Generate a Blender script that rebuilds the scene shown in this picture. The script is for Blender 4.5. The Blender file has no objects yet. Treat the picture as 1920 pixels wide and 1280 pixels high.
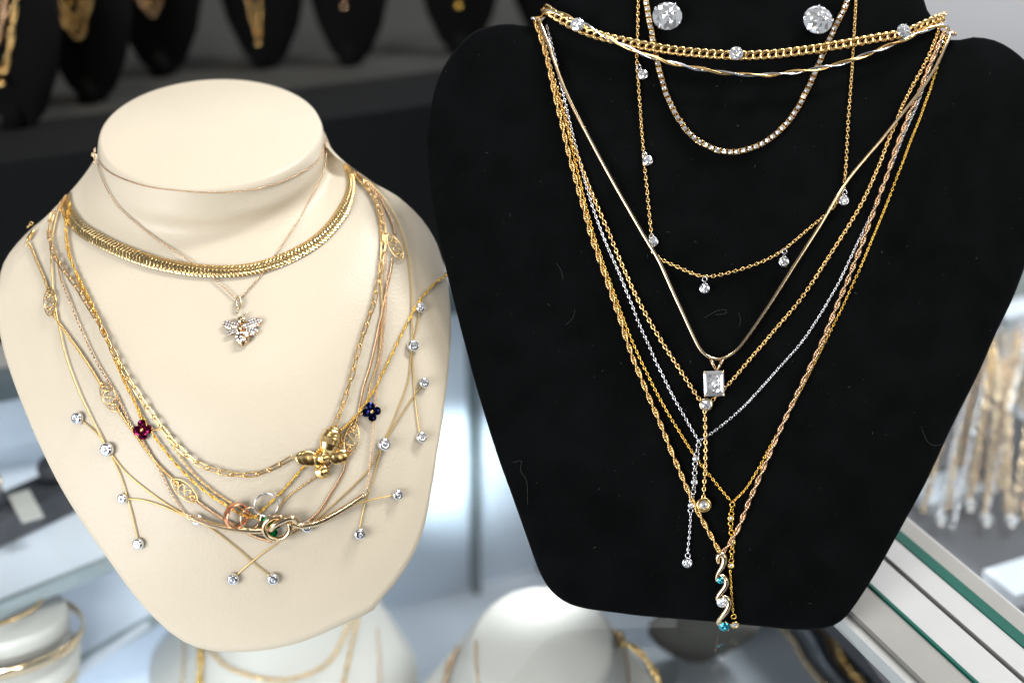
import bpy, math, random
import numpy as np
from mathutils import Vector, Matrix
from mathutils.bvhtree import BVHTree
R_ = math.radians
random.seed(7)
rng = np.random.default_rng(11)
sc = bpy.context.scene
col = sc.collection

# ------------------------------------------------------------------ camera
FPX, PITCH, CAMH = 2638.0, R_(27.5), 0.40
cd = bpy.data.cameras.new('camera'); cam = bpy.data.objects.new('camera', cd); col.objects.link(cam)
cam.location = (0, 0, CAMH); cam.rotation_euler = (R_(90) - PITCH, 0, 0)
cd.sensor_width = 36; cd.lens = 36 * FPX / 1920; cd.clip_start = 0.02; cd.clip_end = 50
cd.dof.use_dof = True; cd.dof.focus_distance = 0.607; cd.dof.aperture_fstop = cd.lens / 1000 / 0.0125 
sc.camera = cam
# ------------------------------------------------------------------ room light
w = bpy.data.worlds.new('World'); sc.world = w; w.use_nodes = True
w.node_tree.nodes['Background'].inputs[0].default_value = (0.86, 0.93, 1.0, 1)
w.node_tree.nodes['Background'].inputs[1].default_value = 0.43
sc.view_settings.view_transform = 'Standard'; sc.view_settings.look = 'None'
sc.view_settings.exposure = 0.0; sc.view_settings.gamma = 1.0
sc.cycles.use_denoising = True
sc.cycles.max_bounces = 10; sc.cycles.transmission_bounces = 8; sc.cycles.transparent_max_bounces = 12
sc.cycles.caustics_reflective = False; sc.cycles.caustics_refractive = False
sc.cycles.sample_clamp_indirect = 4.0
def area(name, loc, target, sx, sy, power, color):
    l = bpy.data.lights.new(name, 'AREA'); l.shape = 'RECTANGLE'; l.size = sx; l.size_y = sy; l.energy = power; l.color = color
    o = bpy.data.objects.new(name, l); col.objects.link(o); o.location = loc
    o.rotation_euler = (Vector(target) - Vector(loc)).to_track_quat('-Z', 'Y').to_euler()
    return o
area('window_light', (-1.15, -0.85, 0.46), (-0.1, 0.5, 0.1), 1.0, 0.9, 24.5, (0.97, 0.97, 1.0))
area('fill_lamp', (0.55, 0.0, 1.9), (0, 0.55, 0), 1.5, 0.4, 2.2, (1.0, 0.93, 0.82))  # unseen overhead panel, added so the stone facets catch bright glints
area('fill_lamp', (1.2, -0.75, 0.8), (0.1, 0.5, 0.1), 0.5, 0.5, 5, (1.0, 0.9, 0.78))  # added warm fill from the right, for the cream bust's neck
area('sparkle_spot', (-0.25, -0.25, 1.7), (0.1, 0.55, 0.1), 0.12, 0.12, 2.5, (1.0, 0.97, 0.92))  # unseen small lamp, added for sparkle on stones and gold

area('fill_lamp', (1.1, 1.0, 1.9), (1.0, 1.9, 0.3), 1.2, 0.3, 55, (0.97, 0.98, 1.0))  # added lamp aimed at the rear wall to brighten it

def spot(name, loc, target, power, color, ang, blend=1.0, rad=0.01):
    l = bpy.data.lights.new(name, 'SPOT'); l.energy = power; l.color = color; l.spot_size = R_(ang); l.spot_blend = blend; l.shadow_soft_size = rad
    o = bpy.data.objects.new(name, l); col.objects.link(o); o.location = loc; o.rotation_euler = (Vector(target) - Vector(loc)).to_track_quat('-Z', 'Y').to_euler(); return o
spot('far_fill_spot', (-0.25, 0.72, 0.75), (-0.32, 1.0, 0.2), 3.6, (1.0, 0.85, 0.6), 62, 0.8, 0.02)  # unseen warm spot, added to brighten the gold on the far busts

# ------------------------------------------------------------------ camera geometry helpers (the photograph's points put on real surfaces)
CO = Vector((0, 0, CAMH)); CR = Vector((1, 0, 0)); CU = Vector((0, math.sin(PITCH), math.cos(PITCH))); CF = Vector((0, math.cos(PITCH), -math.sin(PITCH)))
def ray(x, y): return CF + CR * ((x - 960) / FPX) + CU * ((640 - y) / FPX)
def at(x, y, D): return CO + ray(x, y) * D
def onz(x, y, z):
    r = ray(x, y); return CO + r * ((z - CAMH) / r.z)
PX = 0.607 / FPX          # one photograph pixel at the busts, metres

# ------------------------------------------------------------------ materials
def newmat(name):
    m = bpy.data.materials.new(name); m.use_nodes = True
    return m, m.node_tree.nodes, m.node_tree.links, m.node_tree.nodes['Principled BSDF']
def pbr(name, color, rough=0.5, metal=0.0, noise=0.0, nscale=300, bump=0.0, bscale=2000, sheen=0.0, coat=0.0, spec=0.5, sheen_col=None):
    m, N, L, b = newmat(name)
    b.inputs['Base Color'].default_value = (*color, 1); b.inputs['Roughness'].default_value = rough; b.inputs['Metallic'].default_value = metal
    b.inputs['Specular IOR Level'].default_value = spec
    b.inputs['Sheen Weight'].default_value = sheen; b.inputs['Coat Weight'].default_value = coat
    if sheen_col: b.inputs['Sheen Tint'].default_value = (*sheen_col, 1)
    b.inputs['Sheen Roughness'].default_value = 0.35
    tc = N.new('ShaderNodeTexCoord')
    if noise:
        n = N.new('ShaderNodeTexNoise'); n.inputs['Scale'].default_value = nscale; n.inputs['Detail'].default_value = 4
        r = N.new('ShaderNodeMapRange'); r.inputs['To Min'].default_value = 1 - noise; r.inputs['To Max'].default_value = 1 + noise
        x = N.new('ShaderNodeMix'); x.data_type = 'RGBA'; x.blend_type = 'MULTIPLY'; x.inputs[0].default_value = 1
        x.inputs[6].default_value = (*color, 1)
        L.new(tc.outputs['Object'], n.inputs['Vector']); L.new(n.outputs['Fac'], r.inputs['Value']); L.new(r.outputs[0], x.inputs[7]); L.new(x.outputs[2], b.inputs['Base Color'])
    if bump:
        n = N.new('ShaderNodeTexNoise'); n.inputs['Scale'].default_value = bscale; n.inputs['Detail'].default_value = 5
        bp = N.new('ShaderNodeBump'); bp.inputs['Strength'].default_value = bump; bp.inputs['Distance'].default_value = 0.0002
        L.new(tc.outputs['Object'], n.inputs['Vector']); L.new(n.outputs['Fac'], bp.inputs['Height']); L.new(bp.outputs[0], b.inputs['Normal'])
        if name.startswith('cream'):
            n2 = N.new('ShaderNodeTexNoise'); n2.inputs['Scale'].default_value = 30; n2.inputs['Detail'].default_value = 2
            b2 = N.new('ShaderNodeBump'); b2.inputs['Strength'].default_value = 0.25; b2.inputs['Distance'].default_value = 0.002
            L.new(tc.outputs['Object'], n2.inputs['Vector']); L.new(n2.outputs['Fac'], b2.inputs['Height']); L.new(b2.outputs[0], bp.inputs['Normal'])
    return m
M = {}
M['cream'] = pbr('cream_leatherette', (0.83, 0.725, 0.555), 0.36, noise=0.06, nscale=18, bump=0.9, bscale=750, spec=0.4)
M['velvet'] = pbr('black_velvet', (0.0042, 0.0045, 0.0047), 0.95, noise=0.6, nscale=60, bump=0.9, bscale=2200, sheen=0.07, spec=0.02, sheen_col=(0.7, 0.75, 0.8))
M['gold'] = pbr('yellow_gold', (0.94, 0.64, 0.27), 0.20, 1.0)
M['rich'] = pbr('rich_yellow_gold', (0.96, 0.62, 0.14), 0.22, 1.0)
M['pale'] = pbr('pale_gold', (0.91, 0.71, 0.46), 0.16, 1.0)
M['rose'] = pbr('rose_gold', (0.88, 0.60, 0.37), 0.20, 1.0)
M['copper'] = pbr('deep_rose_gold', (0.90, 0.42, 0.25), 0.22, 1.0)
M['white_gold'] = pbr('white_gold', (0.85, 0.86, 0.90), 0.15, 1.0)
M['bar_gold'] = pbr('bar_gold', (0.86, 0.64, 0.40), 0.16, 1.0)
M['wire'] = pbr('gold_wire', (0.85, 0.60, 0.24), 0.35, 0.75)
M['alu'] = pbr('satin_aluminium', (0.50, 0.50, 0.48), 0.42, 0.35, noise=0.04, nscale=60, bump=0.1, bscale=800)
M['alu_dark'] = pbr('dull_aluminium', (0.33, 0.32, 0.29), 0.5, 0.35, noise=0.05, nscale=60)
M['gap'] = pbr('dark_gap', (0.02, 0.02, 0.018), 0.7)
M['green'] = pbr('green_glass_edge', (0.0, 0.10, 0.07), 0.3, spec=0.2)
M['white'] = pbr('white_leatherette', (0.62, 0.60, 0.55), 0.5, noise=0.03, nscale=40)
M['paleblue'] = pbr('pale_blue_panel', (0.66, 0.75, 0.86), 0.45, noise=0.08, nscale=6)
M['bluecloth'] = pbr('pale_blue_cloth', (0.76, 0.82, 0.90), 0.8, noise=0.08, nscale=9)
M['line'] = pbr('dark_seal', (0.10, 0.13, 0.14), 0.6)
M['soft_line'] = pbr('dull_shelf_edge', (0.30, 0.36, 0.38), 0.6)
M['black'] = pbr('black_cloth', (0.0045, 0.005, 0.0056), 0.9, noise=0.15, nscale=30, spec=0.2)
M['black2'] = pbr('black_flock', (0.004, 0.004, 0.004), 0.9, spec=0.1)
M['grey'] = pbr('grey_felt', (0.042, 0.042, 0.039), 0.9, noise=0.25, nscale=5, spec=0.1)
M['darktray'] = pbr('dark_grey_tray', (0.045, 0.047, 0.055), 0.7, noise=0.25, nscale=20)
M['wall'] = pbr('painted_wall', (0.72, 0.72, 0.74), 0.9, noise=0.02, nscale=2)
M['sage'] = pbr('grey_green_panel', (0.30, 0.35, 0.33), 0.7, noise=0.05, nscale=3)
M['lint'] = pbr('lint', (0.08, 0.08, 0.08), 0.9)
def gemmat(name, color, ior=2.2, mix=0.5, met=1.0):
    m, N, L, b = newmat(name)
    b.inputs['Base Color'].default_value = (*color, 1); b.inputs['Roughness'].default_value = 0.02; b.inputs['Metallic'].default_value = met
    g = N.new('ShaderNodeBsdfGlass'); g.inputs['Color'].default_value = (*color, 1); g.inputs['IOR'].default_value = ior; g.inputs['Roughness'].default_value = 0.0
    mx = N.new('ShaderNodeMixShader'); mx.inputs[0].default_value = mix
    L.new(g.outputs[0], mx.inputs[1]); L.new(b.outputs[0], mx.inputs[2]); L.new(mx.outputs[0], N['Material Output'].inputs[0])
    return m
M['diamond'] = gemmat('diamond', (0.97, 0.98, 1.0), 2.4, 0.88, 0.72)
M['ruby'] = gemmat('ruby', (0.22, 0.015, 0.07), 1.76, 0.75)
M['sapphire'] = gemmat('sapphire', (0.010, 0.013, 0.075), 1.76, 0.75)
M['emerald'] = gemmat('emerald', (0.0, 0.28, 0.11), 1.57, 0.75)
M['topaz'] = gemmat('blue_topaz', (0.10, 0.55, 0.68), 1.7, 0.7)
def glassmat():
    m, N, L, b = newmat('counter_glass')
    t = N.new('ShaderNodeBsdfTransparent'); t.inputs[0].default_value = (0.97, 0.985, 0.985, 1)
    g = N.new('ShaderNodeBsdfGlossy'); g.inputs['Roughness'].default_value = 0.0
    f = N.new('ShaderNodeFresnel'); f.inputs['IOR'].default_value = 1.45
    x = N.new('ShaderNodeMixShader'); ge = N.new('ShaderNodeNewGeometry'); mu = N.new('ShaderNodeMath'); mu.operation = 'MULTIPLY_ADD'; mu.inputs[1].default_value = -1; mu.inputs[2].default_value = 1; m2 = N.new('ShaderNodeMath'); m2.operation = 'MULTIPLY'
    L.new(ge.outputs['Backfacing'], mu.inputs[0]); L.new(mu.outputs[0], m2.inputs[0]); L.new(f.outputs[0], m2.inputs[1]); L.new(m2.outputs[0], x.inputs[0]); L.new(t.outputs[0], x.inputs[1]); L.new(g.outputs[0], x.inputs[2])
    L.new(x.outputs[0], N['Material Output'].inputs[0]); return m
M['glass'] = glassmat()

# ------------------------------------------------------------------ object helpers
def mesh(name, V, F, mat, smooth=True):
    me = bpy.data.meshes.new(name)
    me.from_pydata([tuple(map(float, v)) for v in V], [], [tuple(map(int, f)) for f in F]); me.update()
    if smooth: me.polygons.foreach_set('use_smooth', [True] * len(me.polygons))
    me.materials.append(M[mat] if isinstance(mat, str) else mat)
    return me
def link(name, me, parent=None, mat4=None):
    o = bpy.data.objects.new(name, me); col.objects.link(o)
    if parent is not None:
        o.parent = parent
        if mat4 is not None: o.matrix_basis = Matrix.Translation(-parent.location) @ mat4
        else: o.location = -parent.location
    elif mat4 is not None: o.matrix_basis = mat4
    return o
def obj(name, VF, mat, parent=None, smooth=True, kind=None, label=None):
    o = link(name, mesh(name, VF[0], VF[1], mat, smooth), parent)
    if kind: o['kind'] = kind
    if label: o['label'] = label
    return o
def thing(name, label, cat, loc=(0, 0, 0), group=None):
    o = bpy.data.objects.new(name, None); col.objects.link(o); o.location = Vector(loc); o.empty_display_size = 0.01
    o['label'] = label; o['category'] = cat
    if group: o['group'] = group
    return o
def tag(o, label, cat, group=None):
    o['label'] = label; o['category'] = cat
    if group: o['group'] = group
    return o
def join(parts):
    V, F, n = [], [], 0
    for v, f in parts:
        V.append(np.asarray(v, float)); F += [tuple(int(i) + n for i in q) for q in f]; n += len(v)
    return np.vstack(V), F
def xf(VF, m):
    A = np.array(m); v = np.asarray(VF[0], float)
    return v @ A[:3, :3].T + A[:3, 3], VF[1]
def box(x0, x1, y0, y1, z0, z1):
    V = [(x, y, z) for z in (z0, z1) for y in (y0, y1) for x in (x0, x1)]
    return np.array(V, float), [(0, 2, 3, 1), (4, 5, 7, 6), (0, 1, 5, 4), (2, 6, 7, 3), (0, 4, 6, 2), (1, 3, 7, 5)]
def lathe(prof, n=24):
    """profile (r, z) turned about z, ends closed"""
    V, F = [], []
    for r, z in prof:
        for k in range(n): a = 2 * math.pi * k / n; V.append((r * math.cos(a), r * math.sin(a), z))
    for i in range(len(prof) - 1):
        for k in range(n):
            k2 = (k + 1) % n; F.append((i * n + k, i * n + k2, (i + 1) * n + k2, (i + 1) * n + k))
    F.append(tuple(range(n - 1, -1, -1))); F.append(tuple((len(prof) - 1) * n + k for k in range(n)))
    return np.array(V), F
def ellipsoid(rx, ry, rz, n=16, m=10, bumps=None):
    V, F = [], []
    for i in range(1, m):
        t = math.pi * i / m
        for k in range(n):
            a = 2 * math.pi * k / n; s = 1 + (bumps(t, a) if bumps else 0)
            V.append((rx * s * math.sin(t) * math.cos(a), ry * s * math.cos(t), rz * s * math.sin(t) * math.sin(a)))
    V.append((0, ry, 0)); V.append((0, -ry, 0))
    for i in range(m - 2):
        for k in range(n): k2 = (k + 1) % n; F.append((i * n + k, i * n + k2, (i + 1) * n + k2, (i + 1) * n + k))
    T, B = len(V) - 2, len(V) - 1
    for k in range(n): k2 = (k + 1) % n; F.append((T, k2, k)); F.append((B, (m - 2) * n + k, (m - 2) * n + k2))
    return np.array(V), F
def catmull(P, step):
    P = [np.asarray(p, float) for p in P]
    if len(P) == 2: P = [P[0], (P[0] + P[1]) / 2, P[1]]
    Q = [2 * P[0] - P[1]] + P + [2 * P[-1] - P[-2]]
    out = []
    for i in range(1, len(Q) - 2):
        a, b, c, d = Q[i - 1:i + 3]; n = max(2, int(np.linalg.norm(c - b) / step))
        for k in range(n):
            t = k / n
            out.append(0.5 * ((2 * b) + (c - a) * t + (2 * a - 5 * b + 4 * c - d) * t * t + (-a + 3 * b - 3 * c + d) * t ** 3))
    out.append(Q[-2]); return np.array(out)
def resample(P, N, pitch):
    d = np.r_[0, np.cumsum(np.linalg.norm(np.diff(P, axis=0), axis=1))]
    n = max(2, int(round(d[-1] / pitch)) + 1); s = np.linspace(0, d[-1], n)
    Pn = np.stack([np.interp(s, d, P[:, k]) for k in range(3)], 1)
    Nn = np.stack([np.interp(s, d, N[:, k]) for k in range(3)], 1); Nn /= np.linalg.norm(Nn, axis=1)[:, None]
    return Pn, Nn
def frames(P, N):
    T = np.gradient(P, axis=0); T /= np.linalg.norm(T, axis=1)[:, None]
    B = np.cross(N, T); B /= np.linalg.norm(B, axis=1)[:, None]
    return T, B, np.cross(T, B)
def tube(P, N, r, n=8, closed=False, flat=1.0, rfun=None, roll=0.0):
    T, B, N2 = frames(P, N)
    V, F = [], []
    for i in range(len(P)):
        rr = r * (rfun(i / (len(P) - 1)) if rfun else 1); ro = roll(i / (len(P) - 1)) if callable(roll) else roll
        for k in range(n):
            a = 2 * math.pi * k / n; u, v = rr * math.cos(a), rr * flat * math.sin(a)
            u, v = u * math.cos(ro) - v * math.sin(ro), u * math.sin(ro) + v * math.cos(ro)
            V.append(P[i] + B[i] * u + N2[i] * v)
    for i in range(len(P) - 1):
        for k in range(n): k2 = (k + 1) % n; F.append((i * n + k, i * n + k2, (i + 1) * n + k2, (i + 1) * n + k))
    F.append(tuple(range(n - 1, -1, -1))); F.append(tuple((len(P) - 1) * n + k for k in range(n)))
    return np.array(V), F
def ring_mesh(L, W, r, nu=12, nv=6, stadium=False, flat=1.0, twist=0.0):
    """oval link lying in XY, long axis X"""
    V, F = [], []; a, b = L / 2 - r, W / 2 - r
    for i in range(nu):
        t = 2 * math.pi * (i + 0.5) / nu
        if stadium:
            c, s = math.cos(t), math.sin(t); e = 0.45 if L > 1.8 * W else 0.7
            x = a * math.copysign(abs(c) ** e, c); y = b * math.copysign(abs(s) ** e, s)
            h = math.hypot(c / 1, s / 1); nx, ny = c * b, s * a
        else: x, y = a * math.cos(t), b * math.sin(t); nx, ny = math.cos(t) * b, math.sin(t) * a
        h = math.hypot(nx, ny) or 1; nx, ny = nx / h, ny / h; zt = twist * x / a * (1 if y > 0 else -1) * b
        for k in range(nv):
            q = 2 * math.pi * k / nv
            V.append((x + nx * r * math.cos(q), y + ny * r * math.cos(q), r * flat * math.sin(q) + zt))
    for i in range(nu):
        i2 = (i + 1) % nu
        for k in range(nv): k2 = (k + 1) % nv; F.append((i * nv + k, i2 * nv + k, i2 * nv + k2, i * nv + k2))
    return np.array(V), F
def chain_mesh(P, N, pitch, L, W, r, mode='cable', nu=12, nv=5, seed=0, flat=1.0, drift=1.0):
    rg = np.random.default_rng(seed); P, N = resample(P, N, pitch); T, B, N2 = frames(P, N); n = len(P)
    tv, tf = ring_mesh(L, W, r, nu, nv, flat=flat); tf = np.array(tf)
    i = np.arange(n)
    dr = np.interp(i, np.arange(0, n + 12, 12), rg.normal(0, 0.5 * drift, len(np.arange(0, n + 12, 12))))
    if mode == 'cable': ang = (i % 2) * (math.pi / 2) + 0.55 * dr + 0.12
    elif mode == 'twist': ang = i * 0.50 + dr
    elif mode == 'curb': ang = 0.75 + 0.12 * dr + 0 * i
    elif mode == 'rope': ang = i * 0.9 + dr
    ca, sa = np.cos(ang)[:, None], np.sin(ang)[:, None]
    Y = B * ca + N2 * sa; Z = np.cross(T, Y)
    if mode == 'curb':
        X = T * 0.86 + Y * 0.0 + B * 0.42; X /= np.linalg.norm(X, axis=1)[:, None]; Y = np.cross(Z, X); Y /= np.linalg.norm(Y, axis=1)[:, None]; Z = np.cross(X, Y)
    else: X = T
    V = P[:, None, :] + tv[None, :, 0:1] * X[:, None] + tv[None, :, 1:2] * Y[:, None] + tv[None, :, 2:3] * Z[:, None]
    F = (tf[None] + (np.arange(n) * len(tv))[:, None, None]).reshape(-1, 4)
    return V.reshape(-1, 3), F.tolist()
def sparkler(r, depth=0.86, n=16):
    rj = random.Random(int(r * 1e7)); V = [(0, 0, 0.30 * r)]; F = []
    for q, (rr, z) in enumerate([(0.2, 0.34), (0.42, 0.33), (0.62, 0.27), (0.82, 0.17), (1.0, 0.03), (1.0, -0.03), (0.45, -depth * 0.6)]):
        j = 0.085 if q < 4 else 0.0
        for k in range(n):
            a = 2 * math.pi * (k + 0.5 * (q % 2)) / n; s_ = 1 + rj.uniform(-j, j) * 0.5; V.append((r * rr * s_ * math.cos(a), r * rr * s_ * math.sin(a), r * (z + rj.uniform(-j, j))))
    V.append((0, 0, -depth * r))
    for k in range(n): F.append((0, 1 + k, 1 + (k + 1) % n)); F.append((len(V) - 1, 1 + 6 * n + (k + 1) % n, 1 + 6 * n + k))
    for q in range(6):
        for k in range(n):
            k2 = (k + 1) % n; a, b, c_, d = 1 + q * n + k, 1 + q * n + k2, 1 + (q + 1) * n + k2, 1 + (q + 1) * n + k
            F += [(a, d, b), (b, d, c_)] if q % 2 == 0 else [(a, d, c_), (a, c_, b)]
    return np.array(V), F
def brilliant(r, depth=0.62, n=16, table=0.45):
    V, F = [], []
    def ringv(rr, z, off=0.0, m=n):
        s = len(V)
        for k in range(m): a = 2 * math.pi * (k + off) / m; V.append((rr * math.cos(a), rr * math.sin(a), z))
        return s
    h = n // 2
    t = ringv(r * table, 0.30 * r, 0.0, h); mid = ringv(r * 0.78, 0.19 * r, 0.5, h); g = ringv(r, 0.03 * r); g2 = ringv(r, -0.03 * r)
    p = ringv(r * 0.45, -depth * r * 0.62, 0.5, h); V.append((0, 0, -depth * r)); c = len(V) - 1
    rj = random.Random(int(r * 1e7)); V = [(x * (1 + rj.uniform(-.04, .04)), y * (1 + rj.uniform(-.04, .04)), z + r * rj.uniform(-.10, .10)) for x, y, z in V]
    V.append((rj.uniform(-.1, .1) * r, rj.uniform(-.1, .1) * r, 0.36 * r)); tc_ = len(V) - 1
    for k in range(h): F.append((t + k, t + (k + 1) % h, tc_))
    for k in range(h):
        k2 = (k + 1) % h
        F.append((t + k, mid + k, t + k2)); F.append((t + k, g + 2 * k, mid + k)) ; F.append((t + k2, mid + k, g + (2 * k + 2) % n))
        F.append((mid + k, g + 2 * k, g + 2 * k + 1)); F.append((mid + k, g + 2 * k + 1, g + (2 * k + 2) % n))
        F.append((g2 + 2 * k, p + k, g2 + 2 * k + 1)); F.append((g2 + 2 * k + 1, p + k, g2 + (2 * k + 2) % n)); F.append((g2 + (2 * k + 2) % n, p + k, p + k2))
        F.append((p + k, c, p + k2))
    for k in range(n): k2 = (k + 1) % n; F.append((g + k, g2 + k, g2 + k2, g + k2))
    return np.array(V), F

# ------------------------------------------------------------------ the two busts in front
def interp_closed(pts, n):
    """closed list of pixel points, resampled at n angles by spline"""
    P = catmull(pts + [pts[0]], 4.0)[:-1]; return P
def polar_map(P, cx, cy, n):
    a = np.unwrap(np.arctan2(P[:, 1] - cy, P[:, 0] - cx)); r = np.hypot(P[:, 0] - cx, P[:, 1] - cy)
    if a[-1] < a[0]: a, r = a[::-1], r[::-1]
    a0 = a % (2 * math.pi); o = np.argsort(a0); a0, r = a0[o], r[o]
    t = np.arange(n) * 2 * math.pi / n
    rr = np.interp(t, np.r_[a0 - 2 * math.pi, a0, a0 + 2 * math.pi], np.r_[r, r, r])
    return np.stack([cx + rr * np.cos(t), cy + rr * np.sin(t)], 1), t
OUT_B = [(188, 292), (181, 312), (166, 334), (149, 350), (122, 370), (94, 400), (56, 431), (23, 467), (5, 497), (-3, 535), (-5, 575), (-2, 615), (5, 650), (14, 682), (35, 741), (70, 825),
         (112, 910), (155, 980), (201, 1045), (248, 1111), (281, 1149), (320, 1186), (352, 1206), (392, 1219), (440, 1222), (490, 1219), (535, 1211), (580, 1198), (653, 1166), (696, 1147), (709, 1127),
         (731, 1106), (762, 1062), (790, 1005), (805, 940), (818, 860), (829, 790), (839, 711), (845, 640), (845, 594), (841, 547), (832, 500), (820, 459), (811, 441), (794, 415), (772, 391),
         (741, 365), (711, 349), (680, 330), (658, 312), (632, 296), (612, 276), (590, 262), (500, 250), (396, 246), (300, 256), (215, 270)]
def domeB(x, y):
    d = 0.592 + 0.030 * abs((x - 415) / 420) ** 2.2
    d += 0.017 * max(0, (y - 830) / 390) ** 2 if y > 830 else 0.044 * ((830 - y) / 480) ** 2.0
    return d
def build_beige():
    n = 192
    root = thing('necklace_bust', 'cream leatherette bust with round flat top, draped with gold chains', 'display bust', onz(420, 1220, 0.0))
    tilt = R_(38.5)
    nrm = (CU * math.cos(tilt) + CF * -math.sin(tilt)).normalized(); nrm = (nrm + CR * 0.03).normalized()
    wv = (CF * math.cos(tilt) + CU * math.sin(tilt)); wv = (wv - nrm * wv.dot(nrm)).normalized(); rt = wv.cross(nrm).normalized()
    C0 = at(396, 244, 0.650); R = 0.0512
    out, ang = polar_map(interp_closed(OUT_B, n), 400, 345, n)
    rings = []
    def disc_ring(r, h, fl=1.0):
        return [C0 + (rt * math.cos(t) * r - wv * math.sin(t) * r) + nrm * h for t in ang]
    # angle t: image x right, y down
    fr_ = [max(0.0, math.sin(t)) ** 0.8 for t in ang]
    def neck_ring(h0, h1, g0, g1): return [C0 + (rt * math.cos(t) - wv * math.sin(t)) * R * (g0 + (g1 - g0) * f) + nrm * (h0 + (h1 - h0) * f) for t, f in zip(ang, fr_)]
    nb = neck_ring(-0.013, -0.033, 1.05, 1.27)
    outline3, mid1, mid2, mid3 = [], [], [], []
    for k in range(n):
        x, y = out[k]; t = ang[k]
        front = max(0.0, math.sin(t))
        p = nb[k]; v = p - CO; D = v.dot(CF); bx, by = 960 + v.dot(CR) / D * FPX, 640 - v.dot(CU) / D * FPX
        dO = domeB(x, y)
        if y < 420: dO = dO * 0.0 + 0.652 + 0.0 * front + 0.012 * max(0, 1 - abs(x - 396) / 240)
        elif y < 560: dO = dO * (y - 420) / 140 + 0.652 * (1 - (y - 420) / 140)
        outline3.append((x, y, dO)); row = []
        for f in (0.30, 0.62, 0.88):
            xx, yy = bx + (x - bx) * f, by + (y - by) * f
            dd = domeB(xx, yy); base = D + (dO - D) * f
            wgt = min(1.0, max(0.0, (math.hypot(x - bx, y - by) - 60) / 200)) * (0.25 + 0.75 * min(1, max(0, (math.sin(t) + 0.25) / 0.6)))
            row.append(at(xx, yy, base * (1 - wgt) + dd * wgt))
        mid1.append(row[0]); mid2.append(row[1]); mid3.append(row[2])
    key = [disc_ring(R * 0.955, 0.0), disc_ring(R * 0.985, -0.0008), disc_ring(R, -0.0030), neck_ring(-0.007, -0.012, 1.01, 1.06), neck_ring(-0.013, -0.025, 1.05, 1.16),
           mid1, mid2, mid3, [at(*o) for o in outline3]]
    key = np.array([[list(p) for p in r] for r in key])
    # smooth the ray stations round the bust
    for j in (5, 6, 7):
        for _ in range(10): key[j] = 0.5 * key[j] + 0.25 * np.roll(key[j], 1, 0) + 0.25 * np.roll(key[j], -1, 0)
    dense = []
    Q = np.concatenate([[2 * key[2] - key[3]], key[2:], [2 * key[-1] - key[-2]]])
    dense += [key[0], key[1]]
    for i in range(1, len(Q) - 2):
        a, b, c, d = Q[i - 1:i + 3]; m = (5, 6, 10, 10, 8, 6)[i - 1]
        for q in range(m):
            t = q / m; dense.append(0.5 * ((2 * b) + (c - a) * t + (2 * a - 5 * b + 4 * c - d) * t * t + (-a + 3 * b - 3 * c + d) * t ** 3))
    last = key[-1]; dense.append(last)
    ctr = last.mean(0); back = np.array(CF)
    for s, dpt in ((1.0, 0.0012), (0.998, 0.003), (0.985, 0.0045), (0.93, 0.006), (0.6, 0.008)): dense.append((last - ctr) * s + ctr + back * dpt)
    V = np.concatenate([np.array([[*C0]]), np.concatenate(dense), np.array([list(Vector(ctr) + CF * 0.008)])])
    F = []; nr = len(dense)
    for k in range(n):
        k2 = (k + 1) % n; F.append((0, 1 + k2, 1 + k)); F.append((len(V) - 1, 1 + (nr - 1) * n + k, 1 + (nr - 1) * n + k2))
        for i in range(nr - 1): F.append((1 + i * n + k, 1 + i * n + k2, 1 + (i + 1) * n + k2, 1 + (i + 1) * n + k))
    o = obj('body', (V, F), 'cream', root)
    bvh = BVHTree.FromPolygons([Vector(v) for v in V], [tuple(f) for f in F])
    # easel foot behind
    p0 = at(410, 700, 0.612); p1 = Vector((p0.x, p0.y + 0.17, 0.001))
    leg = tube(np.array([list(p0), list(p1)]), np.array([[0, 0, 1.0]] * 2), 0.012, 4, flat=0.2)
    obj('easel_foot', leg, 'cream', root, smooth=False)
    return root, bvh
beige, BV = build_beige()

OUT_K = [(1049, 0), (1029, 26), (1001, 48), (951, 45), (918, 50), (888, 60), (861, 85), (840, 112), (824, 142), (812, 181), (804, 227), (801, 280), (806, 350), (818, 425), (835, 500), (850, 561), (874, 655), (897, 738),
         (930, 845), (963, 937), (991, 1016), (1010, 1068), (1030, 1103), (1060, 1128), (1097, 1140), (1147, 1147), (1213, 1155), (1313, 1163), (1420, 1173), (1500, 1180), (1550, 1176), (1579, 1162), (1600, 1138),
         (1630, 1093), (1654, 1053), (1698, 974), (1738, 900), (1782, 805), (1835, 699), (1867, 626), (1900, 557), (1925, 490), (1950, 410), (1966, 330), (1970, 260), (1960, 190), (1935, 130), (1900, 95), (1862, 75), (1820, 70), (1783, 77),
         (1760, 50), (1742, 25), (1732, 0), (1726, -60), (1722, -130), (1700, -200), (1640, -240), (1390, -262), (1140, -240), (1075, -200), (1058, -130), (1055, -60)]
def domeK(x, y):
    d = 0.608 + 0.012 * abs((x - 1390) / 590) ** 2.4 + 0.010 * max(0, (y - 700) / 480) ** 2
    if y < 500: d += 0.012 * ((500 - y) / 500) ** 2
    return d
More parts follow.
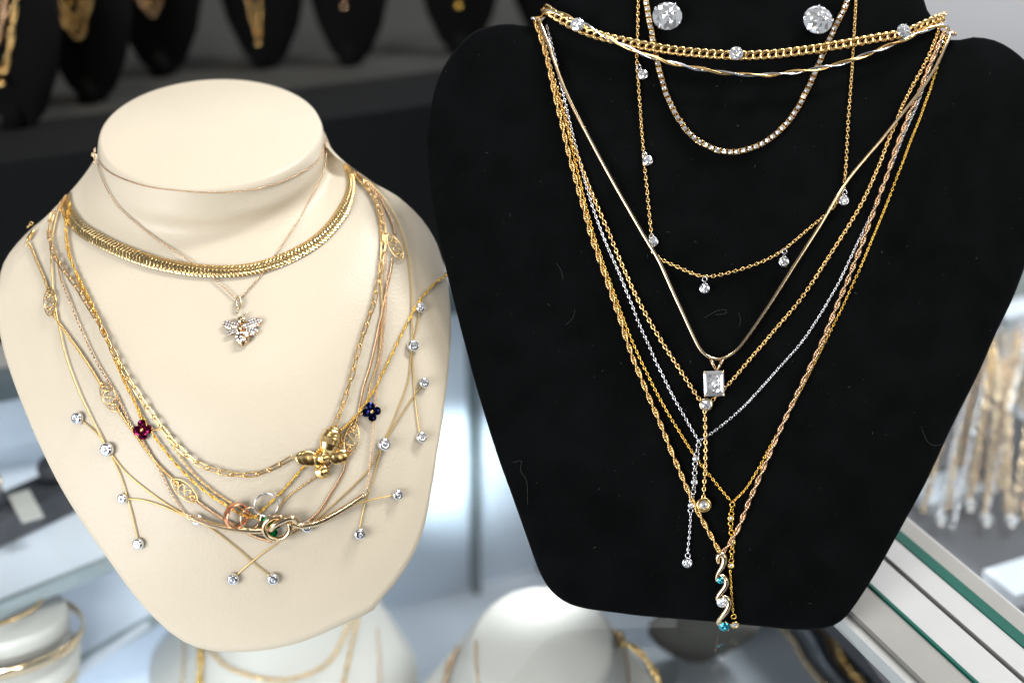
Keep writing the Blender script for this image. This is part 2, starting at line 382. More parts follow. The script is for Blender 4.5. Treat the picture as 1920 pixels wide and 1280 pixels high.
def build_black():
    n = 256
    root = thing('necklace_bust', 'large black velvet necklace bust board with wide shoulders, hung with many chains', 'display bust', onz(1380, 1175, 0.0))
    out, ang = polar_map(interp_closed(OUT_K, n), 1390, 600, n)
    S = [0.06, 0.15, 0.25, 0.35, 0.45, 0.55, 0.64, 0.72, 0.79, 0.85, 0.90, 0.94, 0.965, 0.98, 0.992, 1.0]
    dense = []
    for s in S:
        dense.append([list(at(1390 + (x - 1390) * s, 600 + (y - 600) * s, domeK(1390 + (x - 1390) * s, 600 + (y - 600) * s) + 0.004 * s ** 24)) for x, y in out])
    dense = [np.array(d) for d in dense]; last = dense[-1]; ctr = last.mean(0); back = np.array(CF)
    for s, d in ((1.0, 0.002), (0.998, 0.004), (0.99, 0.006), (0.97, 0.0075), (0.6, 0.008)): dense.append((last - ctr) * s + ctr + back * d)
    V = np.concatenate([[list(at(1390, 600, domeK(1390, 600)))], np.concatenate(dense), [list(Vector(ctr) + CF * 0.008)]]); F = []; nr = len(dense)
    for k in range(n):
        k2 = (k + 1) % n; F.append((0, 1 + k2, 1 + k)); F.append((len(V) - 1, 1 + (nr - 1) * n + k, 1 + (nr - 1) * n + k2))
        for i in range(nr - 1): F.append((1 + i * n + k, 1 + i * n + k2, 1 + (i + 1) * n + k2, 1 + (i + 1) * n + k))
    obj('velvet_board', (V, F), 'velvet', root)
    p0 = at(1390, 620, 0.632); p1 = Vector((p0.x, p0.y + 0.17, 0.001))
    obj('easel_foot', tube(np.array([list(p0), list(p1)]), np.array([[0, 0, 1.0]] * 2), 0.014, 4, flat=0.2), 'velvet', root, smooth=False)
    # flock fuzz standing off the board: short fibres near the rim and over the face
    P, Fc = [], []
    return root, BVHTree.FromPolygons([Vector(v) for v in V], [tuple(f) for f in F])
blackb, KV = build_black()

def hit(bvh, x, y):
    r = ray(x, y); loc, nrm, _, _ = bvh.ray_cast(CO, r.normalized(), 3.0)
    if loc is None:
        p = at(x, y, 0.64); loc, nrm, _, d = bvh.find_nearest(p)
        D = max(0.55, (loc - CO).dot(CF)); loc = at(x, y, D); nrm = -CF
    if nrm.dot(CF) > 0: nrm = -nrm
    return loc, nrm
def path(bvh, pts, lift, wob=0.35, seed=0):
    """photograph points laid on the bust's surface; lift = height of the chain's middle above it"""
    rg = np.random.default_rng(seed + len(pts))
    P2 = catmull([np.array(p, float) for p in pts], 3.0)
    if wob:
        k = np.arange(0, len(P2) + 9, 9); o = np.stack([np.interp(np.arange(len(P2)), k, rg.normal(0, wob, len(k))) for _ in (0, 1)], 1); P2 = P2 + o
    L, N = [], []
    for x, y in P2:
        l, n = hit(bvh, x, y); L.append(list(l)); N.append(list(n))
    L, N = np.array(L), np.array(N)
    for _ in range(6):
        N[1:-1] = 0.5 * N[1:-1] + 0.25 * (N[2:] + N[:-2])
        L[1:-1] = 0.5 * L[1:-1] + 0.25 * (L[2:] + L[:-2])
    N /= np.linalg.norm(N, axis=1)[:, None]
    return L + N * lift, N
def tail(PN, start=None, end=None):
    """carry the chain on round the back of the neck: bends away from the viewer"""
    P, N = PN
    for flag, first in ((start, True), (end, False)):
        if flag is None: continue
        p = P[0] if first else P[-1]; n = N[0] if first else N[-1]
        v_ = p - np.array(CO); v_ = v_ / np.linalg.norm(v_)
        q = [p + v_ * d + np.array(CR) * flag * e for d, e in ((0.003, 0.0), (0.007, 0.001), (0.012, 0.003), (0.018, 0.007))]
        m = [n] * 4
        if first: P = np.vstack([q[::-1], P]); N = np.vstack([m, N])
        else: P = np.vstack([P, q]); N = np.vstack([N, m])
    return P, N
def frame(bvh, x, y, lift=0.0, spin=0.0):
    l, n = hit(bvh, x, y); z = n.normalized(); yy = (CU - z * CU.dot(z)).normalized(); xx = yy.cross(z)
    m = Matrix((xx, yy, z)).transposed().to_4x4(); m.translation = l + z * lift
    return m @ Matrix.Rotation(spin, 4, 'Z')
def chain(name, label, bvh, pts, lift, pitch, L, W, r, mode, mat, cat='necklace', group=None, root=None, part='chain', tails=None, seed=0, drift=1.0, nu=12, nv=5, flat=1.0):
    PN = path(bvh, pts, lift, seed=seed)
    if tails: PN = tail(PN, *tails)
    if root is None: root = thing(name, label, cat, PN[0][len(PN[0]) // 2], group)
    obj(part, chain_mesh(*PN, pitch, L, W, r, mode, seed=seed, drift=drift, nu=nu, nv=nv, flat=flat), mat, root, kind='stuff')
    return root
CUP_C = {}
def bezel(root, bvh, x, y, rpx, metal='white_gold', gem='diamond', lift=0.0, dome=True, name='bezel', gscale=0.55):
    r = rpx * PX; m = frame(bvh, x, y, lift)
    key = (round(rpx, 1), metal, gem, dome, gscale)
    if key not in CUP_C:
        g = r * gscale
        if dome: prof = [(r * 0.5, 0), (r * 0.93, r * 0.25), (r, r * 0.55), (r * 0.93, r * 0.9), (r * 0.78, r * 1.15), (g * 1.12, r * 1.28), (g * 0.98, r * 1.22), (g * 0.9, r * 1.0)]
        else: prof = [(r * 0.8, 0), (r, r * 0.1), (r, r * 0.5), (r * 0.95, r * 0.58), (g * 1.1, r * 0.58), (g, r * 0.45), (g * 0.9, r * 0.3)]
        top = r * (1.18 if dome else 0.46)
        cup = mesh(name, *lathe(prof, 20), metal); gm = mesh('gem', *xf(brilliant(g * 1.02, 0.3, 12), Matrix.Translation((0, 0, top))), gem, smooth=False)
        CUP_C[key] = (cup, gm)
    cup, gm = CUP_C[key]
    a = link(name, cup, root, m @ Matrix.Rotation(random.uniform(0, 6), 4, 'Z'))
    b = bpy.data.objects.new('gem', gm); col.objects.link(b); b.parent = a
    return a
def jump_ring(root, bvh, x, y, rpx, mat, lift=0.0008, name='jump_ring', thick=0.22, turn=0.0):
    r = rpx * PX
    return link(name, mesh(name, *ring_mesh(2 * r, 2 * r, r * thick, 14, 6), mat), root, frame(bvh, x, y, lift) @ Matrix.Rotation(turn, 4, 'Y'))
def pxtube(root, bvh, name, pts, rpx, mat, lift=0.0015, n=10, flat=1.0, rfun=None, lifts=None, wob=0.0):
    P, N = path(bvh, pts, lift, wob=wob)
    if lifts is not None:
        l = np.interp(np.linspace(0, 1, len(P)), np.linspace(0, 1, len(lifts)), lifts); P = P + N * l[:, None]
    return obj(name, tube(P, N, rpx * PX, n, flat=flat, rfun=rfun), mat, root)

# ------------------------------------------------------------------ the counter: two glass showcases meeting at an aluminium joint
ph = R_(-24.0); A_ = Vector((math.sin(ph), math.cos(ph), 0)); B_ = Vector((math.cos(ph), -math.sin(ph), 0))
def ab(p): return p.dot(A_), p.dot(B_)
CM = Matrix((B_, A_, Vector((0, 0, 1)))).transposed().to_4x4()   # local x = across the rail, y = along it
def cbox(a0, a1, b0, b1, z0, z1): return xf(box(b0, b1, a0, a1, z0, z1), CM)
def bx(x, y=1200): return ab(onz(x, y, 0))[1]
b_in0, b_in1, b_g2, b_g2e, b_gap0, b_gap1, b_g1, b_g1e, b_out = [bx(x) for x in (1626, 1650, 1733, 1741, 1821, 1834, 1893, 1922, 1972)]
aB = ab(onz(0, 692, 0))[0]; aF = -0.05; bL = -0.75
case = thing('glass_showcase', 'glass topped jewellery showcase under both front busts, aluminium framed', 'showcase', (0, 0.5, -0.42))
obj('glass_top', cbox(aF, aB, bL, b_in0 - 0.0005, -0.0062, -0.0012), 'glass', case, smooth=False)
obj('frame_rail', cbox(aF, aB, b_in1, b_g2, -0.012, 0.001), 'alu_dark', case, smooth=False)
obj('rail_lip', cbox(aF, aB, b_in0, b_in1 - 0.0003, -0.009, -0.002), 'alu', case, smooth=False)
obj('glass_edge', cbox(aF, aB, b_g2 + 0.0002, b_g2e, -0.02, 0.0022), 'green', case, smooth=False)
obj('cover_strip', cbox(aF, aB, b_g2e + 0.0002, b_gap0, -0.02, 0.0016), 'alu', case, smooth=False)
obj('back_rail', cbox(aB + 0.0004, aB + 0.030, bL, b_gap0, -0.022, 0.002), 'alu', case, smooth=False)
obj('back_seal', cbox(aB - 0.0075, aB - 0.0002, bL, b_in0, -0.018, 0.0005), 'line', case, smooth=False)
aP = aB + 0.012; fz = -0.262
obj('rear_panel', cbox(aP, aP + 0.006, bL, b_in1 + 0.25, fz, -0.0225), 'paleblue', case, smooth=False)
pst = onz(893, 700, -0.07); pb = ab(pst)[1]
obj('door_edge', cbox(aP - 0.012, aP - 0.001, pb - 0.0022, pb + 0.0022, fz, -0.023), 'line', case, smooth=False)
obj('door_edge', cbox(aP - 0.006, aP - 0.001, pb + 0.055, pb + 0.058, fz, -0.023), 'line', case, smooth=False)
obj('case_floor', cbox(aF, aP + 0.01, bL, b_in1 + 0.25, fz - 0.01, fz), 'bluecloth', case, smooth=False)
def slab(pix, z, h):
    """flat board whose corners are four points of the photograph laid on the height z"""
    q = [onz(x, y, z) for x, y in pix]; n = len(q); V = [(p.x, p.y, z) for p in q] + [(p.x, p.y, z - h) for p in q]
    return np.array(V), [tuple(range(n))[::-1], tuple(range(n, 2 * n))] + [(i, (i + 1) % n, n + (i + 1) % n, n + i) for i in range(n)]
sh = -0.072
obj('shelf', slab([(-260, 1225), (-200, 893), (60, 870), (330, 850), (330, 985), (230, 1030)], sh, 0.005), 'bluecloth', case, smooth=False)
obj('shelf_edge', slab([(-260, 1245), (-260, 1226), (230, 1031), (330, 986), (330, 995)], sh + 0.0005, 0.008), 'soft_line', case, smooth=False)
obj('lower_shelf', slab([(-200, 1500), (-200, 1130), (360, 1050), (360, 1105)], -0.15, 0.005), 'bluecloth', case, smooth=False)
obj('shelf_edge', slab([(-200, 1450), (-200, 1430), (360, 1106), (360, 1112)], -0.1495, 0.008), 'soft_line', case, smooth=False)
# showcase lighting: unseen cool spots set under the glass to brighten the interior
DOWN = [(-0.30, 0.42), (0.0, 0.50), (0.12, 0.30), (-0.12, 0.36)]

rt_ = onz(1570, 1250, -0.16); spot('case_fill_spot', tuple(rt_ + B_ * 0.05 - A_ * 0.03 + Vector((0, 0, 0.125))), tuple(rt_), 1.3, (1.0, 0.98, 0.94), 95, 0.8, 0.008)  # added spot that lifts the bracelets on the ramp
gt = onz(845, 872, -0.05); k_ = (aP - ab(gt)[0]); gt = gt + (gt - CO).normalized() * (k_ / ab((gt - CO).normalized())[0])
lt = onz(880, 1090, -0.17); spot('case_fill_spot', tuple(lt - A_ * 0.16 + Vector((0, 0, 0.14))), tuple(lt + A_ * 0.03), 0.55, (0.90, 0.95, 1.0), 100, 0.9, 0.008)  # added spot to brighten the lower part of the rear panel
for u_, v_ in DOWN: spot('case_fill_spot', tuple(A_ * v_ + B_ * u_ + Vector((0, 0, -0.024))), tuple(A_ * (v_ + 0.17) + B_ * u_ + Vector((0, 0, -0.2))), 0.75, (0.90, 0.95, 1.0), 125, 0.6, 0.008)
spot('case_fill_spot', tuple(gt - A_ * 0.13 + Vector((-0.05, 0, 0.05))), tuple(gt), 2.3, (0.85, 0.96, 1.0), 50)  # added spot; its pool on the panel stands in for window glare
case2 = thing('glass_showcase', 'neighbouring glass showcase beyond the aluminium joint, full of shining chains', 'showcase', tuple(A_ * 0.4 + B_ * 0.6 + Vector((0, 0, -0.42))))
obj('cover_strip', cbox(aF, aB + 0.5, b_gap1, b_g1, -0.02, 0.0018), 'alu', case2, smooth=False)
obj('joint', cbox(aF, aB + 0.5, b_gap0 + 0.0002, b_gap1 - 0.0002, -0.02, -0.004), 'gap', case2, smooth=False)
obj('glass_edge', cbox(aF, aB + 0.5, b_g1 + 0.0002, b_g1e, -0.02, 0.0024), 'green', case2, smooth=False)
obj('frame_rail', cbox(aF, aB + 0.5, b_g1e + 0.0002, b_out, -0.02, 0.0008), 'alu_dark', case2, smooth=False)
obj('rail_lip', cbox(aF, aB + 0.5, b_out + 0.0002, b_out + 0.0025, -0.02, -0.0005), 'alu', case2, smooth=False)
obj('glass_top', cbox(aF, ab(onz(1900, 600, -0.1))[0] - 0.001, b_out + 0.003, 1.6, -0.006, -0.001), 'glass', case2, smooth=False)
f2 = -0.10
obj('case_floor', cbox(aF, aB + 0.5, b_out + 0.003, 1.6, f2 - 0.01, f2), 'darktray', case2, smooth=False)
aQ = ab(onz(1900, 600, f2))[0]; obj('rear_panel', cbox(aQ, aQ + 0.01, b_out + 0.03, 1.6, f2 + 0.0005, 0.05), 'sage', case2, smooth=False)
area('showcase_lamp', tuple(A_ * 0.75 + B_ * 0.95 + Vector((0, 0, -0.012))), tuple(A_ * 0.65 + B_ * 0.62 + Vector((0, 0, -0.1))), 0.5, 0.03, 1.5, (0.95, 0.97, 1.0))
# floor and wall of the shop; ceiling and dark screen added to shape light
o = obj('ceiling', box(-2.6, 2.6, -2.2, 1.94, 2.2, 2.25), pbr('ceiling_board', (0.45, 0.44, 0.42), 0.9, noise=0.05, nscale=2), smooth=False, kind='structure')  # unseen ceiling, added to cut overhead light on the bust's round top
o = obj('floor', box(-4, 4, -2, 5, -1.0, -0.95), 'grey', smooth=False, kind='structure')
o = obj('wall', box(-4, 5, 1.95, 2.05, -0.95, 2.6), 'wall', smooth=False, kind='structure')

o = obj('wall', box(-0.35, 3.0, -1.7, -1.6, -0.95, 0.95), pbr('dark_screen', (0.05, 0.035, 0.025), 0.6, noise=0.3, nscale=4), smooth=False, kind='structure')  # unseen dark screen behind the camera, added for dark reflections in the gold
# ------------------------------------------------------------------ black step behind with the far busts
zR = 0.115; rise = thing('display_step', 'long black cloth covered step behind the counter, grey felt on top', 'display step', tuple(A_ * (aB + 0.2) + B_ * 0.0))
aR = ab(onz(400, 188, zR))[0]
bR1 = ab(onz(1560, 60, zR))[1]
obj('cloth_front', cbox(aB + 0.0315, aR + 0.002, -1.4, bR1, 0.0, zR), 'black', rise, smooth=False)
obj('felt_top', cbox(aR + 0.0025, aR + 0.75, -1.4, bR1, zR - 0.02, zR - 0.001), 'grey', rise, smooth=False)
obj('felt_back', cbox(aR + 0.75, aR + 0.76, -1.4, bR1, zR - 0.02, zR + 0.5), 'grey', rise, smooth=False)

def torso(H, sc_=1.0, flat=0.55, n=28, neck=0.042, wide=0.088, lean=False):
    rows = [(0.0, 0.0, neck * .92, neck * .92), (0.0, 0.002, neck * .99, neck * .99), (0.0, 0.010, neck, neck), (-0.002, 0.020, neck * 1.06, neck * 1.05), (0.002, 0.032, neck * 1.20, neck * 1.0), (0.008, 0.048, wide * 0.78, neck * 0.9),
            (0.016, 0.066, wide * 0.96, neck * 0.85), (0.022, 0.10, wide * 1.0, neck * 0.8), (0.026, 0.15, wide * 0.8, neck * 0.6), (0.024, 0.185, wide * 0.5, neck * 0.45), (0.024, 0.20, wide * 0.25, neck * 0.3)] if lean else [(0.0, 0.0, neck * .9, neck * .9), (0.0, 0.003, neck, neck), (0.0, 0.012, neck, neck), (0.0, 0.028, neck * 1.03, neck * 1.0), (0.004, 0.040, neck * 1.25, neck * 1.0), (0.008, 0.055, wide * 0.85, neck * 0.95),
            (0.006, 0.075, wide * 1.0, neck * 0.9), (0.0, 0.11, wide * 0.98, neck * 0.75), (-0.008, 0.15, wide * 0.80, neck * 0.6), (-0.014, 0.185, wide * 0.5, neck * 0.45), (-0.015, 0.20, wide * 0.25, neck * 0.3)]
    V, F = [(0, 0, H)], []
    for cy, d, rx, ry in rows:
        for k in range(n):
            a = 2 * math.pi * k / n; V.append((rx * math.cos(a), -cy + ry * math.sin(a) * (flat / 0.55 if d > 0.03 else 1), H - d * H / 0.20))
    for k in range(n):
        k2 = (k + 1) % n; F.append((0, 1 + k, 1 + k2))
        for i in range(len(rows) - 1): F.append((1 + i * n + k, 1 + (i + 1) * n + k, 1 + (i + 1) * n + k2, 1 + i * n + k2))
    F.append(tuple(1 + (len(rows) - 1) * n + k for k in range(n)))
    V = np.array(V) * sc_
    return V, F
def vchain(root_m, vf_bvh, w, drop, z0, name, label, mat, group, bead=0.0016, seed=0, front=-0.2, pend=0.0):
    """a necklace hanging in a V on a torso: path found by looking at the torso from its front"""
    P, N = [], []
    for t in np.linspace(-1, 1, 41):
        x = w * t * (1 - 0.25 * (1 - abs(t))); z = z0 - drop * (1 - abs(t) ** 1.6)
        loc, nr, _, _ = vf_bvh.ray_cast(Vector((x, front, z)), Vector((0, 1, 0)))
        if loc is None: continue
        P.append(list(root_m @ (loc + nr * bead * 0.8))); N.append(list(root_m.to_3x3() @ nr))
    if len(P) < 4: return
    P, N = np.array(P), np.array(N); N /= np.linalg.norm(N, axis=1)[:, None]
    t = thing(name, label, 'necklace', P[len(P) // 2], group)
    obj('chain', chain_mesh(P, N, bead * 1.5, bead * 2.4, bead * 1.7, bead * 0.42, 'rope', 8, 4, seed=seed), mat, t, kind='stuff')
    if pend:
        p = Vector(P[len(P) // 2]) + Vector((0, -0.004, -pend))
        o = link('pendant', mesh('pendant', *ellipsoid(pend * 0.7, pend, pend * 0.4), mat), t, Matrix.Translation(p))
    return t
# far black busts: (x of its middle in the photograph, y of its foot, height)
FAR = [(28, 238, 0.150, 'leftmost black flocked bust on the far step, at the picture edge'), (168, 190, 0.150, 'second black flocked bust from the left on the far step'),
       (302, 140, 0.160, 'third black flocked bust, one with the wide gold collar'), (492, 125, 0.150, 'black flocked bust behind the cream bust top'),
       (655, 120, 0.160, 'narrow black flocked bust wearing one pink drop, far step'), (862, 100, 0.150, 'black flocked bust wearing one round gold drop, far step'),
       (1022, 80, 0.150, 'rightmost black flocked bust, beside the velvet board shoulder')]
VB = torso(0.16, 1.0, 0.55)
vb_bvh = BVHTree.FromPolygons([Vector(v) for v in VB[0]], [tuple(f) for f in VB[1]])
vb_me = mesh('body', *VB, 'black2')
far_roots = []
for i, (x, y, h, lab) in enumerate(FAR):
    p = onz(x, y, zR); s = (0.42, 0.38, 0.38, 0.38, 0.33, 0.34, 0.36)[i]
    m = Matrix.Translation(p) @ Matrix.Rotation(R_(-14 + 5 * (i % 3)), 4, 'Z') @ Matrix.Rotation(R_(-8), 4, 'X') @ Matrix.Diagonal((s, s, s * 2.0, 1))
    t = thing('necklace_bust', lab, 'display bust', p, 'black flocked busts on the far step'); link('body', vb_me, t, m)
    fo = obj('foot', xf(lathe([(0.018, 0), (0.018, 0.012), (0.012, 0.022)], 16), m), 'black2', t)
    far_roots.append(m)
g = 'gold necklaces on the far busts'
NK = [(0, [(0.075, 0.11, 0.152, 'gold', 0.0032, 0.005), (0.05, 0.07, 0.15, 'rich', 0.002, 0.004), (0.065, 0.085, 0.15, 'rose', 0.003, 0.003)]),
      (1, [(0.072, 0.095, 0.15, 'gold', 0.0032, 0), (0.06, 0.08, 0.15, 'gold', 0.0034, 0.003), (0.03, 0.055, 0.145, 'rich', 0.0018, 0.003)]),
      (2, [(0.068, 0.085, 0.14, 'rose', 0.0032, 0), (0.056, 0.07, 0.14, 'gold', 0.0026, 0.003), (0.04, 0.055, 0.14, 'rich', 0.0024, 0)]),
      (3, [(0.03, 0.115, 0.145, 'gold', 0.0026, 0.004)]), (4, [(0.022, 0.075, 0.145, 'rose', 0.0014, 0.004)]), (5, [(0.028, 0.085, 0.145, 'rich', 0.0012, 0.005)]), (6, [(0.05, 0.085, 0.145, 'rose', 0.0022, 0)])]
adj = {'gold': 'yellow gold', 'rich': 'deep yellow gold', 'pale': 'pale gold', 'rose': 'rose gold'}
where = ['leftmost far black bust', 'second far bust from the left', 'third far black bust', 'far bust above the cream bust top', 'narrow far black bust', 'far bust left of the velvet board', 'far bust touching the velvet shoulder']
for bi, lst in NK:
    for q, (ww, dr, z0, mt, bd, pe) in enumerate(lst):
        vchain(far_roots[bi], vb_bvh, ww, dr, z0, 'gold_necklace', f'blurred {adj[mt]} {"pendant " if pe else ""}necklace on the {where[bi]}', mt, g, bd, q + bi * 5, pend=pe)

# ------------------------------------------------------------------ white busts and goods inside the case, under the glass
WB = torso(0.165, 1.0, 0.8, neck=0.040, wide=0.080, lean=True)
wb_bvh = BVHTree.FromPolygons([Vector(v) for v in WB[0]], [tuple(f) for f in WB[1]])
wb_me = mesh('body', *WB, 'white')
def white_bust(x, y, ztop, lab, s=1.0, yaw=0.0, tilt=6):
    p = onz(x, y, ztop); base = Vector((p.x, p.y + 0.165 * s * math.sin(R_(tilt)), ztop - 0.165 * s * math.cos(R_(tilt))))
    m = Matrix.Translation(base) @ Matrix.Rotation(yaw, 4, 'Z') @ Matrix.Rotation(R_(tilt), 4, 'X') @ Matrix.Diagonal((s, s, s, 1))
    t = thing('necklace_bust', lab, 'display bust', base, 'white busts inside the showcase'); link('body', wb_me, t, m)
    return m, BVHTree.FromPolygons([m @ Vector(v) for v in WB[0]], [tuple(f) for f in WB[1]])
m1, w1 = white_bust(1028, 1208, -0.10, 'white bust under the glass with a plain round top, below the velvet board', 1.0, R_(-4), 17)
m2, w2 = white_bust(530, 1072, -0.115, 'white bust under the glass, peeping out below the cream bust', 1.08, R_(-6))
gw = 'gold chains on the white busts under the glass'
WCH = [(w1, [(862, 1222), (850, 1245), (844, 1262), (838, 1295)], 0.0026, 'rose', 'thick tan gold rope bundle over the left shoulder of the middle white bust'), (w1, [(892, 1205), (893, 1240), (900, 1290)], 0.0009, 'gold', 'thin gold chain close to the left of the plain white round top'),
       (w1, [(1150, 1190), (1192, 1215), (1222, 1250), (1245, 1295)], 0.0026, 'gold', 'thick gold rope bundle over the right shoulder of the middle white bust'), (w1, [(1163, 1190), (1172, 1235), (1178, 1290)], 0.0009, 'rose', 'thin gold chain close to the right of the plain white round top'),
       (w2, [(378, 1205), (382, 1240), (378, 1295)], 0.0026, 'rich', 'thick yellow gold bundle low on the white bust peeping below the cream bust'), (w2, [(392, 1215), (430, 1252), (500, 1274), (560, 1270), (618, 1238), (655, 1165)], 0.0015, 'gold', 'gold chain curving round the neck of the white bust below the cream bust'),
       (w2, [(345, 1195), (346, 1240), (340, 1295)], 0.0007, 'gold', 'hair-thin chain at the left shoulder of the white bust below the cream bust'), (w2, [(668, 1160), (655, 1220), (640, 1290)], 0.0015, 'gold', 'gold chain dropping straight under the right bottom edge of the cream bust'), (w2, [(706, 1180), (710, 1235), (712, 1295)], 0.0009, 'rose', 'thin chain on the right shoulder of the white bust below the cream bust')]
for q, (wb_, pts, bd, mt, lab) in enumerate(WCH):
    PN = path(wb_, pts, bd * 0.9, wob=0); t = thing('gold_necklace', lab, 'necklace', PN[0][len(PN[0]) // 2], gw)
    obj('chain', chain_mesh(*PN, bd * 1.5, bd * 2.4, bd * 1.8, bd * 0.45, 'rope', 8, 4, seed=q), mt, t, kind='stuff')
# stepped bracelet stand at the lower left
def disc_at(x, y, z, r, h, flare=1.0, n=40): 
    p = onz(x, y, z); return xf(lathe([(r * flare, -h), (r * flare * 1.0, -h * 0.6), (r * 1.0, -0.004), (r * 0.985, -0.001), (r * 0.96, 0)], n), Matrix.Translation(p) @ Matrix.Rotation(R_(-12), 4, 'X'))
p = onz(30, 1200, -0.09); st = thing('bracelet_stand', 'white round stand with gold bangles at the lower left, under the glass', 'display stand', (p.x, p.y, -0.29))
obj('upper_disc', disc_at(-5, 1150, -0.085, 0.037, 0.012, 1.0), 'white', st); obj('lower_disc', disc_at(-15, 1225, -0.100, 0.046, 0.05, 0.9), 'white', st)
for (x, y, z, r, mt, lab, th) in ((-12, 1190, -0.090, 0.0475, 'pale', 'pale gold bangle round the lower left stand, the upper and wider one', 0.0011), (-10, 1262, -0.11, 0.044, 'rich', 'thin yellow gold bangle round the lower left stand, the lower one', 0.0007), (-35, 1128, -0.078, 0.033, 'gold', 'gold bangle lying on the top disc of the lower left stand', 0.0009)):
    q = onz(x, y, z)
    tag(link('bangle', mesh('bangle', *ring_mesh(2 * r, 2 * r, th, 56, 8, flat=3.0 if th > .001 else 1), mt), None, Matrix.Translation(q) @ Matrix.Rotation(R_(-12), 4, 'X')), lab, 'bangle')
# dark ring tray with tags behind it on the shelf
def tray(x0, y0, x1, y1, wd, z, name, label, mat, cat, h=0.012):
    p, q = onz(x0, y0, z), onz(x1, y1, z); d = q - p; L = d.length; d.normalize(); pr = Vector((-d.y, d.x, 0))
    m = Matrix((d, pr, Vector((0, 0, 1)))).transposed().to_4x4(); m.translation = p
    b = box(0, L, -wd / 2, wd / 2, 0, h)
    return tag(link(name, mesh(name, *b, mat, smooth=False), None, m), label, cat), m, L
tr, tm, tL = tray(-80, 1035, 240, 885, 0.026, sh + 0.0015, 'ring_tray', 'dark grey ring tray on the shelf left of the cream bust', 'darktray', 'tray', 0.016)
for i, (fx) in enumerate((0.20, 0.62)):
    v = ellipsoid(0.012, 0.011, 0.008); 
    tag(link('ring_cushion', mesh('ring_cushion', *v, 'darktray'), None, tm @ Matrix.Translation((tL * fx, 0.004, 0.023))), ['dark cushion nearer the picture edge on the ring tray', 'dark cushion nearer the cream bust on the ring tray'][i], 'cushion')
    tag(link('finger_ring', mesh('finger_ring', *ring_mesh(0.017, 0.017, 0.0013, 18, 6), 'rose' if i else 'pale'), None, tm @ Matrix.Translation((tL * fx + 0.002, 0.0, 0.034)) @ Matrix.Rotation(1.0, 4, 'X')), ['pale gold ring on the cushion at the picture edge', 'rose gold ring on the cushion by the cream bust'][i], 'ring')
pt, _, _ = tray(35, 925, 62, 975, 0.012, sh + 0.019, 'price_tag', 'small white blank tag lying across the dark ring tray', 'white', 'tag', 0.001)
# small T shaped stand
p = onz(122, 1100, -0.149); ts = thing('earring_stand', 'little pale T shaped stand on the shelf behind the bangles', 'display stand', p)
obj('post', xf(box(-0.002, 0.002, -0.002, 0.002, 0, 0.024), Matrix.Translation(p)), 'pale', ts, smooth=False); obj('bar', xf(box(-0.015, 0.011, -0.002, 0.002, 0.0242, 0.027), Matrix.Translation(p)), 'white', ts, smooth=False)
# bracelets laid out on the case floor, lower right of the velvet board
def strip(x0, y0, x1, y1, z, w_, mt, name, label, cat, bead=None):
    p, q = onz(x0, y0, z), onz(x1, y1, z); n = 60; P = np.array([list(p.lerp(q, t) + Vector((0.0015 * math.sin(t * 9), 0, 0.001))) for t in np.linspace(0, 1, n)]); N = np.array([[0, 0, 1.0]] * n)
    t = thing(name, label, cat, (p + q) / 2)
    if bead: obj('chain', chain_mesh(P, N, bead * 1.5, bead * 2.4, bead * 1.8, bead * 0.45, 'rope', 8, 4), mt, t, kind='stuff')
    else: obj('band', tube(P, N, w_, 6, flat=0.3), mt, t)
zs = -0.16
shf = thing('display_ramp', 'slate grey padded ramp under the glass below the velvet board', 'display ramp', onz(1500, 1300, zs))
obj('pad', cbox(-0.1, ab(onz(1500, 1120, zs))[0], ab(onz(1180, 1250, zs))[1], b_out + 0.12, zs - 0.02, zs - 0.002), pbr('slate_pad', (0.46, 0.50, 0.55), 0.7, noise=0.25, nscale=12), shf, smooth=False)
strip(1462, 1175, 1580, 1330, zs, 0, 'pale', 'bracelet', 'slim pale gold link bracelet, leftmost of three on the slate ramp', 'bracelet', 0.0024)
strip(1505, 1165, 1622, 1330, zs, 0.0055, 'white_gold', 'bracelet', 'broad silver white bangle strip, middle of three on the slate ramp', 'bracelet')
strip(1535, 1160, 1645, 1330, zs, 0, 'gold', 'bracelet', 'beaded yellow gold bracelet, rightmost of three on the slate ramp', 'bracelet', 0.0036)
p = onz(1310, 1262, -0.16); db = thing('necklace_bust', 'dark grey bust under the glass below the blue stone pendant', 'display bust', p)
obj('body', xf(torso(0.07, 1, 0.5, neck=0.012, wide=0.032), Matrix.Translation(p + Vector((0, 0.0, -0.002)))), pbr('taupe_flock', (0.09, 0.085, 0.075), 0.9), db)

# chains heaped on white holders in the neighbouring case
gh = 'white holders in the neighbouring showcase'
HOLD = [(1885, 690, 0.018, 0.050, 'white holder nearest the velvet board, hidden under hanging chains'), (1975, 840, 0.032, 0.03, 'white holder at the picture edge in the neighbouring case'), (1770, 930, 0.022, 0.008, 'low white block beside the velvet board in the neighbouring case'), (1925, 1100, 0.022, 0.010, 'low white block near the aluminium joint in the neighbouring case')]
for x, y, wd, h, lab in HOLD:
    p = onz(x, y, f2); tag(link('chain_holder', mesh('chain_holder', *xf(box(-wd, wd, -wd * .6, wd * .6, 0.0005, h), Matrix.Rotation(R_(24), 4, 'Z')), 'bluecloth', smooth=False), None, Matrix.Translation(p)), lab, 'holder', gh)
rr = np.random.default_rng(5)
gc = 'chains hanging in the neighbouring showcase'
mats = ['pale', 'white_gold', 'pale', 'rose', 'pale', 'white_gold', 'pale', 'gold']
